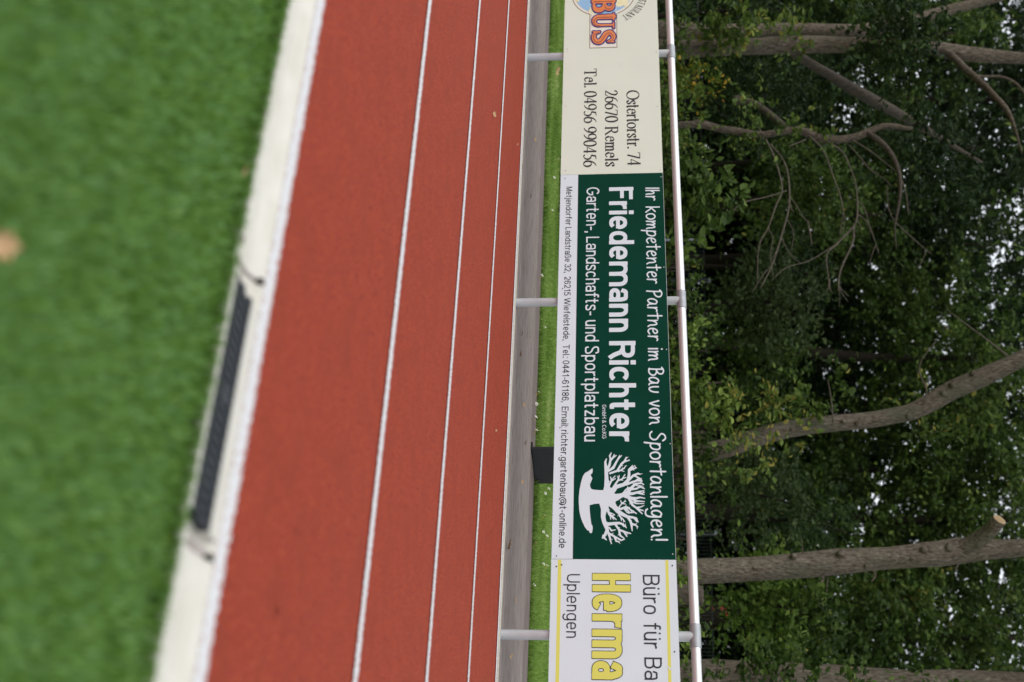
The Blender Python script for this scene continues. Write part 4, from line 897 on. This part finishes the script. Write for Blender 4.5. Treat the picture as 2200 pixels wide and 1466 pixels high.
DE = 16.4
E_ = empty('tree', gbase(1440, 268, DE), 'slender crooked tree with bare drooping twigs behind the cream board', 'tree')
TW = M['twig']
limb('trunk', [(1205, 262, 11, DE), (1458, 268, 7.5, DE), (1500, 266, 9, DE), (1540, 275, 8.5, DE), (1580, 282, 7.5, DE), (1630, 290, 7.5, DE), (1680, 284, 7.5, DE), (1720, 281, 8, DE), (1760, 297, 9, DE), (1800, 300, 9, DE), (1840, 294, 8, DE), (1866, 283, 7.5, DE), (1895, 272, 7, DE), (1920, 272, 6, DE), (1960, 277, 4, DE)], E_, M['bark_limb'], 12, 6, .16, 6)
limb('branch', [(1575, 214, 9, DE + .5), (1600, 218, 10, DE + .5), (1630, 228, 8, DE + .4), (1660, 252, 8, DE + .3), (1690, 276, 7, DE + .1), (1712, 284, 6, DE)], E_, M['bark_dark'], 9, seed=7)
limb('branch', [(1862, 285, 6, DE), (1880, 297, 6.5, DE - .1), (1902, 315, 6, DE - .2), (1920, 340, 5.5, DE - .3), (1932, 375, 5, DE - .4), (1934, 410, 4, DE - .5), (1929, 450, 3, DE - .5), (1922, 490, 2, DE - .5), (1926, 535, 1, DE - .5)], E_, M['bark_dark'], 8, seed=8)
for i, tw in enumerate([
    [(1645, 300, 2.5), (1660, 330, 2), (1672, 365, 2), (1680, 400, 2), (1678, 420, 1.8), (1668, 440, 1.8), (1650, 490, 1.8), (1630, 531, 1.6), (1627, 610, 1.2)],
    [(1655, 310, 2.5), (1683, 345, 2.2), (1694, 385, 2.4), (1694.6, 445, 2.4), (1678, 509, 2.4), (1659, 569, 2), (1633, 621, 1.4)],
    [(1690, 410, 1.6), (1662.7, 419, 1.5), (1640, 425, 1.4), (1596, 436, 1.4), (1575, 455, 1.2), (1565, 480, 1)],
    [(1678, 509, 1.4), (1690, 535, 1.4), (1704, 554, 1.2), (1722, 567, 1)], [(1659, 569, 1.4), (1640, 590, 1.3), (1615, 630, 1)], [(1650, 490, 1.3), (1660, 512, 1.2), (1655, 550, 1), (1662, 600, .8)],
    [(1694, 420, 1.2), (1710, 440, 1.2), (1728, 470, 1.1), (1740, 478, .8)], [(1690, 470, 1.2), (1705, 500, 1), (1700, 540, .8)],
    [(1740, 293, 2), (1765, 318, 1.8), (1778, 345, 1.8), (1790, 380, 1.6), (1805, 420, 1.4), (1815, 470, 1.2)],
    [(1770, 298, 2), (1808, 325, 1.9), (1822, 350, 1.7), (1838, 395, 1.7), (1842, 460, 2.4), (1833, 487, 2.6), (1798, 524, 2.4), (1776, 548, 1.8), (1779, 590, 1.4), (1783, 625, 1)],
    [(1830, 300, 2), (1870, 325, 1.8), (1895, 345, 1.6), (1930, 375, 1.5), (1945, 410, 1.4), (1952, 460, 1.2)],
    [(1820, 308, 2), (1845, 335, 1.7), (1870, 365, 1.6), (1900, 385, 1.3), (1915, 400, 1)],
    [(1833, 487, 3), (1832, 520, 3), (1806, 580, 2.6), (1800, 625, 2)], [(1842, 460, 1.6), (1865, 480, 1.5), (1880, 520, 1.2), (1888, 545, 1)], [(1838, 430, 1.5), (1858, 450, 1.4), (1870, 500, 1.1)],
    [(1905, 400, 1.4), (1915, 465, 1.5), (1970, 520, 1.3), (2000, 545, 1)], [(1798, 524, 1.4), (1740, 560, 1.3), (1690, 575, 1.1), (1660, 600, .9)],
    [(1732, 300, 1.6), (1712, 308, 1.3), (1694, 315, .9)], [(1640, 290, 1.2), (1625, 268, 1.1), (1610, 255, .8)]]):
    limb('twig', [(a, b_, r_ * .85, DE - .25 - .06 * k + (i % 4) * .1) for k, (a, b_, r_) in enumerate(tw)], E_, TW, 6, 4, .05, 20 + i)
crown(E_, [pc(1640, 250, DE - .1, .45, .3, .45, 14), pc(1580, 300, DE - .2, .3, .3, .25, 4), pc(1700, 290, DE, .3, .3, .3, 5), pc(1790, 300, DE - .3, .25, .2, .3, 4)], M['leaf_mid'], 0.085, 16, 0.12, bias=.12)
crown(E_, [pc(1960, 300, DE + .5, .8, .6, .8, 34), pc(2010, 370, DE + .3, .6, .5, .6, 20)], M['leaf_dark'], 0.10, 24, 0.2)

for i in range(16):                                                   # fine forks at the ends of the drooping twigs
    a, b_ = rnd.choice([(1627, 600), (1640, 610), (1668, 540), (1692, 430), (1735, 475), (1783, 600), (1800, 610), (1840, 470), (1880, 530), (1948, 440), (1990, 540), (1780, 385), (1812, 455)])
    dx, dy = rnd.uniform(-26, 26), rnd.uniform(22, 55)
    limb('twig', [(a, b_, 1.1, DE - .5), (a + dx * .5 + rnd.uniform(-4, 4), b_ + dy * .5, .9, DE - .5), (a + dx, b_ + dy, .6, DE - .5)], E_, TW, 5, 3, .05, 120 + i)

DBt = 15.2
B_ = empty('tree', gbase(1470, 985, DBt), 'leaning brown trunk rising to the right behind the end of the green board', 'tree')
limb('trunk', [(1196, 1010, 30, DBt), (1450, 984, 23, DBt), (1523, 971, 21, DBt), (1586, 955, 20, DBt), (1655, 931, 20, DBt), (1738, 916, 18, DBt), (1850, 904, 17, DBt), (1925, 893, 18, DBt), (1970, 880, 18.5, DBt), (2038, 843, 20, DBt), (2113, 809, 21, DBt), (2200, 768, 17.5, DBt), (2400, 660, 15, DBt)], B_, M['bark'], 16, 6, .07, 9)
for i, (a, b_, c) in enumerate([(1843, 909, 6), (1812, 905, 5), (1952, 893, 6), (2027, 845, 7), (2046, 826, 6), (2090, 800, 5), (1700, 922, 5)]):
    q = at(a, b_, DBt - 0.11); b = MB().tube([q - Vector((0, -.05, 0)), q, q + Vector((.004, -.015, 0)), q + Vector((.006, -.022, 0))], [c * DBt / FPX * 1.2, c * DBt / FPX, c * DBt / FPX * .8, c * DBt / FPX * .45], 9, True, .15, i)
    b.V = [(v[0] - B_.location.x, v[1] - B_.location.y, v[2] - B_.location.z) for v in b.V]; b.build('knot', M['bark'], B_, smooth=True)
for i, tw in enumerate([[(1985, 868, 2), (1990, 835, 1.7), (1975, 800, 1.5), (1982, 770, 1.2), (2010, 735, .9)], [(1790, 908, 1.8), (1786, 860, 1.3), (1778, 815, 1)],
    [(2165, 765, 2.4), (2120, 730, 1.6), (2080, 700, 1.2), (2040, 670, .9)]]):
    limb('twig', [(a, b_, r_, DBt - .2) for a, b_, r_ in tw], B_, TW, 6, 4, .05, 60 + i)
crown(B_, [pc(1540, 905, DBt - .4, .35, .3, .55, 16), pc(1610, 960, DBt - .5, .45, .3, .5, 14), pc(1680, 880, DBt - .2, .4, .3, .35, 12), pc(1760, 850, DBt, .5, .4, .4, 12), pc(2020, 930, DBt + .6, .8, .5, .6, 20)], M['leaf_mid'], 0.085, 18, 0.14, bias=.1)
p = at(2460, 700, DBt); crown(B_, [(p.x, p.y, p.z + 1.2, 3.2, 3, 2.2, 170)], M['leaf_mid'], 0.12, 30, 0.4)

DC = 13.6
C_ = empty('tree', gbase(1470, 1232, DC), 'straight grey brown trunk with a sawn off limb behind the white board', 'tree')
limb('trunk', [(1183, 1236, 33, DC), (1300, 1234, 29, DC), (1456, 1231, 27, DC), (1512, 1228, 27, DC), (1625, 1222, 26.5, DC), (1775, 1210, 27.5, DC), (1850, 1203, 25.5, DC), (1925, 1198, 24.5, DC), (2010, 1190, 27, DC), (2075, 1182, 27, DC), (2140, 1180, 22, DC), (2200, 1177, 18.5, DC), (2420, 1165, 17, DC)], C_, M['bark'], 18, 6, .05, 10)
st = limb('sawn_limb', [(2055, 1185, 20, DC - .02), (2090, 1168, 19, DC - .10), (2122, 1145, 16.5, DC - .2), (2140, 1126, 15, DC - .28), (2147, 1117, 14.5, DC - .31)], C_, M['bark'], 14, 4, .05, 11)
q0, q1 = at(2140, 1126, DC - .28), at(2147, 1117, DC - .31); ax = (q1 - q0).normalized(); e = q1 + ax * 0.004; R_ = 14.0 * DC / FPX
b = MB().tube([e, e + ax * 0.004, e + ax * 0.006], [R_, R_ * .97, R_ * .5], 16, True, .05, 2); b.V = [(v[0] - C_.location.x, v[1] - C_.location.y, v[2] - C_.location.z) for v in b.V]; b.build('cut_face', M['cut_wood'], C_)
for i, (a, b_, c) in enumerate([(1807, 1188, 8), (1985, 1180, 8), (1960, 1200, 6), (1705, 1194, 6), (1860, 1215, 4), (2040, 1175, 9), (1620, 1220, 4)]):
    q = at(a, b_, DC - 0.128); r_ = c * DC / FPX
    b = MB().tube([q + Vector((0, .05, 0)), q, q + Vector((.006, -.02, .004)), q + Vector((.008, -.026, .004))], [r_ * 1.3, r_, r_ * .75, r_ * .4], 9, True, .15, i)
    b.V = [(v[0] - C_.location.x, v[1] - C_.location.y, v[2] - C_.location.z) for v in b.V]; b.build('knot', M['bark'], C_, smooth=True)
for i, tw in enumerate([[(1765, 1236, 5), (1768, 1245, 3.5), (1762, 1252, 2)], [(1876, 1224, 4), (1880, 1238, 2.5), (1872, 1250, 1.6)], [(1778, 1240, 1.6), (1776, 1275, 1)], [(1725, 1190, 1.4), (1722, 1158, .9)], [(2060, 1208, 3), (2052, 1226, 1.6)]]):
    limb('twig', [(a, b_, r_, DC - .05) for a, b_, r_ in tw], C_, M['bark'], 7, 3, .05, 80 + i)
p = at(2480, 1150, DC); crown(C_, [(p.x, p.y, p.z + 1.2, 3.0, 2.8, 2.0, 150)], M['leaf_mid'], 0.12, 30, 0.4)
crown(C_, [pc(1470, 1250, DC - .3, .15, .12, .12, 3)], M['leaf_bright'], 0.07, 14, 0.07)

DD = 13.2
D_ = empty('tree', gbase(1470, 1470, DD), 'stout leafy trunk cut off by the edge of the picture behind the white board', 'tree')
limb('trunk', [(1176, 1475, 60, DD), (1456, 1472, 55, DD), (1587, 1473, 52, DD), (1775, 1476, 46, DD), (1888, 1478, 42, DD), (2038, 1480, 40, DD), (2200, 1485, 38, DD), (2420, 1490, 34, DD)], D_, M['bark'], 18, 6, .06, 12)
crown(D_, [pc(1620, 1440, DD - .5, .3, .2, .3, 14), pc(1560, 1455, DD - .5, .2, .2, .3, 6), pc(1730, 1430, DD - .5, .35, .2, .3, 12), pc(1830, 1440, DD - .4, .25, .2, .25, 6), pc(2000, 1455, DD - .4, .2, .2, .2, 5)], M['leaf_mid'], 0.085, 18, 0.11, bias=.1)
p = at(2480, 1500, DD); crown(D_, [(p.x, p.y, p.z + 1.2, 3.0, 2.8, 2.0, 150)], M['leaf_mid'], 0.12, 30, 0.4)

# --- a sawn stump beside the straight trunk
s0 = at(1478, 1278, 13.0); stp = empty('tree_stump', (s0.x, s0.y, 0), 'rounded brown stump beside the straight trunk, just above the rail', 'stump')
hh = at(1511, 1278, 13.0).z
MB().tube([(0, 0, -.1), (0, 0, .3), (0.01, 0, hh - .05), (0.012, 0, hh - .012), (0.012, 0, hh)], [.16, .13, .115, .105, .07], 16, True, .08, 5).build('bole', M['bark_dark'], stp, smooth=True)

# --- mesh fence
fa, fb = at(1520, 603, 20.4), at(1533, 1145, 19.6)
gap_ = (fb - fa) / 2; gap_.z = 0; top = (fa.z + fb.z) / 2 - 0.03
fence = empty('mesh_fence', (fa.x, fa.y, 0), 'dark steel mesh fence standing among the trees', 'fence')
pos = [Vector((0, 0, 0)) + gap_ * k for k in range(-4, 6)]
for v in pos:
    MB().box(v.x - .032, v.x + .032, v.y - .022, v.y + .022, -.2, top + .04).build('post', M['fence_steel'], fence)
    MB().tube([(v.x, v.y, top + .041), (v.x, v.y, top + .06), (v.x, v.y, top + .085)], [.036, .036, .018], 10).build('post_cap', M['fence_cap'], fence)
for v, w2 in zip(pos[:-1], pos[1:]):
    b = MB(); u = (w2 - v); L_ = u.length; u = u / L_; k = int(L_ / 0.055)
    for i in range(1, k):
        q = v + u * (L_ * i / k); b.tube([(q.x, q.y, .05), (q.x, q.y, top)], .0032, 5, False)
    for z in (0.08, 0.5, 0.92, 1.34, top - .28, top - .02):
        for off in (-.008, .008):
            n_ = Vector((-u.y, u.x, 0)) * off; b.tube([(v.x + n_.x, v.y + n_.y, z), (w2.x + n_.x, w2.y + n_.y, z)], .0045, 5, False)
    b.build('wire_panel', M['fence_steel'], fence)

# --- garden lamp behind the fence
lp = at(1505, 515, 21.2); lamp = empty('garden_lamp', (lp.x, lp.y, 0), 'pole lamp with a wide conical head behind the mesh fence', 'lamp'); zt = at(1512.5, 515, 21.2).z
MB().tube([(0, 0, -.1), (0, 0, zt - .09)], .022, 10).build('pole', M['galv'], lamp, smooth=True)
MB().tube([(0, 0, zt - .10), (0, 0, zt - .085), (0, 0, zt - .02), (0, 0, zt), (0, 0, zt + .012)], [.03, .055, .10, .105, .07], 20).build('lamp_head', M['lamp_shade'], lamp, smooth=True)

# --- shrubs along the railing and the wood edge: (px, py, depth, rx, ry, rz, sprays, leaf, size, label)
SHR = [
 (1425, -45, 17.0, .7, .6, .4, 50, 'leaf_dark', .09, 'dark shrub left of the double trunked tree'),
 (1472, 178, 16.2, .26, .3, .34, 34, 'leaf_yellow', .075, 'shrub turning orange and yellow beside the double trunked tree'),
 (1412, 240, 15.6, .65, .4, .34, 60, 'leaf_bright', .07, 'light green low shrub right behind the cream board'),
 (1436, 345, 15.5, .50, .4, .42, 52, 'leaf_mid', .08, 'mid green bush between the cream board and the dark hollow'),
 (1478, 425, 14.6, .50, .4, .52, 46, 'leaf_mid', .13, 'large leaved maple bush over the seam of cream and green boards'),
 (1425, 530, 14.6, .35, .3, .25, 16, 'leaf_bright', .10, 'sparse bright sprig in front of the garden lamp'),
 (1455, 600, 14.8, .35, .3, .30, 20, 'leaf_mid', .07, 'thin olive bush behind the middle railing post'),
 (1480, 715, 15.0, .42, .4, .42, 36, 'leaf_mid', .09, 'rounded bush right of the middle railing post'),
 (1440, 760, 14.6, .55, .4, .30, 46, 'leaf_bright', .07, 'pale green low bush behind the word Bau'),
 (1500, 850, 14.6, .28, .25, .55, 24, 'leaf_bright', .10, 'upright bright sapling bush before the leaning trunk'),
 (1470, 930, 14.4, .45, .35, .45, 34, 'leaf_mid', .08, 'olive bush at the foot of the leaning trunk'),
 (1480, 1050, 14.6, .55, .4, .40, 34, 'leaf_mid', .08, 'loose bush between the leaning and the straight trunk'),
 (1450, 1130, 14.4, .35, .3, .28, 18, 'leaf_dark', .085, 'small dark bush left of the straight trunk'),
 (1448, 1300, 13.0, .26, .2, .26, 22, 'leaf_bright', .09, 'bright green bush right of the stump above the white board'),
]
def shrub(px, py, dep, rx, ry, rz, k, lf, sz, label, name='shrub'):
    p = at(px, py, dep); o = empty(name, (p.x, p.y, 0), label, 'shrub')
    crown(o, [(p.x, p.y, p.z, rx, ry, rz, k), (p.x, p.y, max(.25, p.z * .45), rx * .9, ry, max(.2, p.z * .4), k // 2)], M[lf], sz, 20, 0.13, 'foliage', flat_=.9)
    b = MB()
    for i in range(5):
        a = rnd.uniform(0, 6.28); q = Vector((math.cos(a) * rx * .6, math.sin(a) * ry * .6, p.z + rz * .5))
        b.tube([(q.x * .1, q.y * .1, -.05), (q.x * .5, q.y * .5, p.z * .6), tuple(q)], [.014, .01, .005], 6, False)
    b.build('stem', M['bark_dark'], o)
for s_ in SHR: shrub(*s_)
p = at(1552, 1308, 18.5); fl = empty('flowering_shrub', (p.x, p.y, 0), 'small shrub with a few red blossoms in the dark hollow above the rail', 'shrub')
crown(fl, [(p.x, p.y, p.z, .07, .07, .10, 3)], M['red_petal'], .075, 6, .06, 'blossom')
crown(fl, [(p.x, p.y, p.z * .6, .35, .3, .6, 14)], M['leaf_dark'], .09, 14, .12, 'foliage')

# --- saplings and low trees in the middle distance
MID = [  # px, py, depth, rx, ry, rz, sprays, leaf, leaf size, bias, label
 (1600, 20, 19.5, .9, .7, .9, 60, 'leaf_dark', .10, .0, 'dark young tree behind the double trunked tree'),
 (1600, 230, 19.0, .95, .7, .75, 78, 'leaf_dark', .095, .08, 'grey green sapling behind the slender crooked tree'),
 (1680, 180, 20.0, .8, .7, .8, 60, 'leaf_dark', .10, .0, 'dark leafy sapling right of the double trunk'),
 (1745, 420, 20.5, 1.0, .8, .8, 80, 'leaf_mid', .11, .05, 'yellowish green young tree behind the drooping twigs'),
 (1690, 575, 20.0, .7, .6, .55, 46, 'leaf_dark', .10, .05, 'small dark tree hanging over the garden lamp'),
 (1650, 650, 19.0, .95, .6, .7, 76, 'leaf_blue', .11, .0, 'blue green young tree in the middle of the wood edge'),
 (1640, 790, 19.5, .95, .6, .7, 70, 'leaf_mid', .10, .0, 'olive young tree left of the leaning trunk'),
 (1620, 1060, 19.0, 1.1, .7, .8, 84, 'leaf_blue', .10, .05, 'grey green young tree between leaning and straight trunk'),
 (1740, 1120, 20.0, .9, .7, .8, 60, 'leaf_dark', .10, .05, 'dark young tree touching the straight trunk'),
 (1655, 1295, 16.6, .50, .4, .55, 44, 'leaf_bright', .12, -.12, 'young oak with bright lobed sprays right of the straight trunk'),
 (1730, 1345, 17.0, .55, .5, .55, 44, 'leaf_mid', .12, .05, 'leafy young oak beside the stout cut off trunk'),
]
for px, py, dep, rx, ry, rz, k, lf, sz, bi, label in MID:
    p = at(px, py, dep); o = empty('young_tree', (p.x, p.y, 0), label, 'young tree')
    crown(o, [(p.x, p.y, p.z, rx, ry, rz, k)], M[lf], sz * .85, 40, 0.17, bias=bi)
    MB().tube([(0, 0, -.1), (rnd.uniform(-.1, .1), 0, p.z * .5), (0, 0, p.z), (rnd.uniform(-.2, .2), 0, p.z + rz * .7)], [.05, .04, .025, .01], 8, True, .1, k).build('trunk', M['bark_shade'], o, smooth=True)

# --- big trees farther back: crowns that close the view
BACK = [  # px, py, depth, rx, ry, rz, sprays, leaf, label
 (1650, -60, 25, 2.6, 1.6, 2.6, 190, 'leaf_mid', 'tall back tree at the far left of the wood'),
 (1950, 40, 27, 2.2, 1.6, 2.0, 150, 'leaf_mid', 'back tree crown above the fork of the double trunked tree'),
 (1780, 190, 26, 2.2, 1.6, 1.9, 190, 'leaf_dark', 'dark back tree behind the diagonal limb'),
 (2040, 360, 28, 2.2, 1.6, 1.9, 170, 'leaf_dark', 'back tree crown with sky showing around it, upper left'),
 (1800, 420, 27, 2.2, 1.6, 1.9, 170, 'leaf_mid', 'back tree behind the bare drooping twigs'),
 (2060, 560, 29, 2.2, 1.6, 1.9, 170, 'leaf_dark', 'dark back tree crown in the upper middle'),
 (1800, 640, 28, 2.0, 1.6, 1.9, 150, 'leaf_dark', 'dark back tree in the middle of the wood'),
 (2020, 720, 26, 1.9, 1.5, 1.6, 140, 'leaf_mid', 'back tree crown touching the leaning trunk from the left'),
 (1730, 830, 29, 1.8, 1.5, 1.8, 130, 'leaf_dark', 'back tree behind the middle of the leaning trunk'),
 (2060, 930, 28, 2.2, 1.6, 1.9, 190, 'leaf_mid', 'back tree crown right of the leaning trunk'),
 (1800, 1030, 27, 2.1, 1.6, 1.9, 180, 'leaf_mid', 'back tree filling the gap between leaning and straight trunks'),
 (2080, 1090, 26, 1.9, 1.5, 1.7, 140, 'leaf_mid', 'back tree crown behind the sawn limb'),
 (1850, 1320, 24, 1.9, 1.5, 1.7, 190, 'leaf_mid', 'back tree right of the straight trunk'),
 (2100, 1330, 25, 2.1, 1.5, 1.7, 180, 'leaf_mid', 'back tree crown high beside the stout cut off trunk'),
 (1900, 1520, 25, 2.0, 1.5, 2.2, 120, 'leaf_dark', 'dark back tree at the far right of the wood'),
 (2190, 180, 30, 2.8, 1.8, 1.8, 230, 'leaf_dark', 'high thin back tree over the double trunked tree'),
 (2200, 860, 29, 2.6, 1.8, 1.5, 150, 'leaf_dark', 'high back tree over the leaning trunk'),
]
for px, py, dep, rx, ry, rz, k, lf, label in BACK:
    p = at(px, py, dep); o = empty('tree', (p.x, p.y, 0), label, 'tree', 'trees at the back of the wood')
    crown(o, [(p.x, p.y, p.z, rx, ry, rz, int(k * .72))], M[lf], .115, 74, 0.235)
    lean = rnd.uniform(-.5, .5)
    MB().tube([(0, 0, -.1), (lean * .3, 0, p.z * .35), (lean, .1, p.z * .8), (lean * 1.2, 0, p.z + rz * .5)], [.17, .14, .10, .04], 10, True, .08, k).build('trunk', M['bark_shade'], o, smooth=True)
# the deep undergrowth and the closed wood behind, which nobody could count
N = 150000
u = rng.random(N); px = rng.uniform(1290, 2380, N) - 1290; px = 1290 + px * (0.3 + 0.7 * rng.random(N) ** .5); py = rng.uniform(-250, 1700, N); dep = rng.uniform(31, 37, N)
fx, fu, fr = np.array(Fw), np.array(Up), np.array(Rt)
P = np.array([[0, 0, HC]]) + (fx[None] + fu[None] * ((px - 1100) / FPX)[:, None] + fr[None] * ((py - 733) / FPX)[:, None]) * dep[:, None]
Pn = P[:, [0, 2]]
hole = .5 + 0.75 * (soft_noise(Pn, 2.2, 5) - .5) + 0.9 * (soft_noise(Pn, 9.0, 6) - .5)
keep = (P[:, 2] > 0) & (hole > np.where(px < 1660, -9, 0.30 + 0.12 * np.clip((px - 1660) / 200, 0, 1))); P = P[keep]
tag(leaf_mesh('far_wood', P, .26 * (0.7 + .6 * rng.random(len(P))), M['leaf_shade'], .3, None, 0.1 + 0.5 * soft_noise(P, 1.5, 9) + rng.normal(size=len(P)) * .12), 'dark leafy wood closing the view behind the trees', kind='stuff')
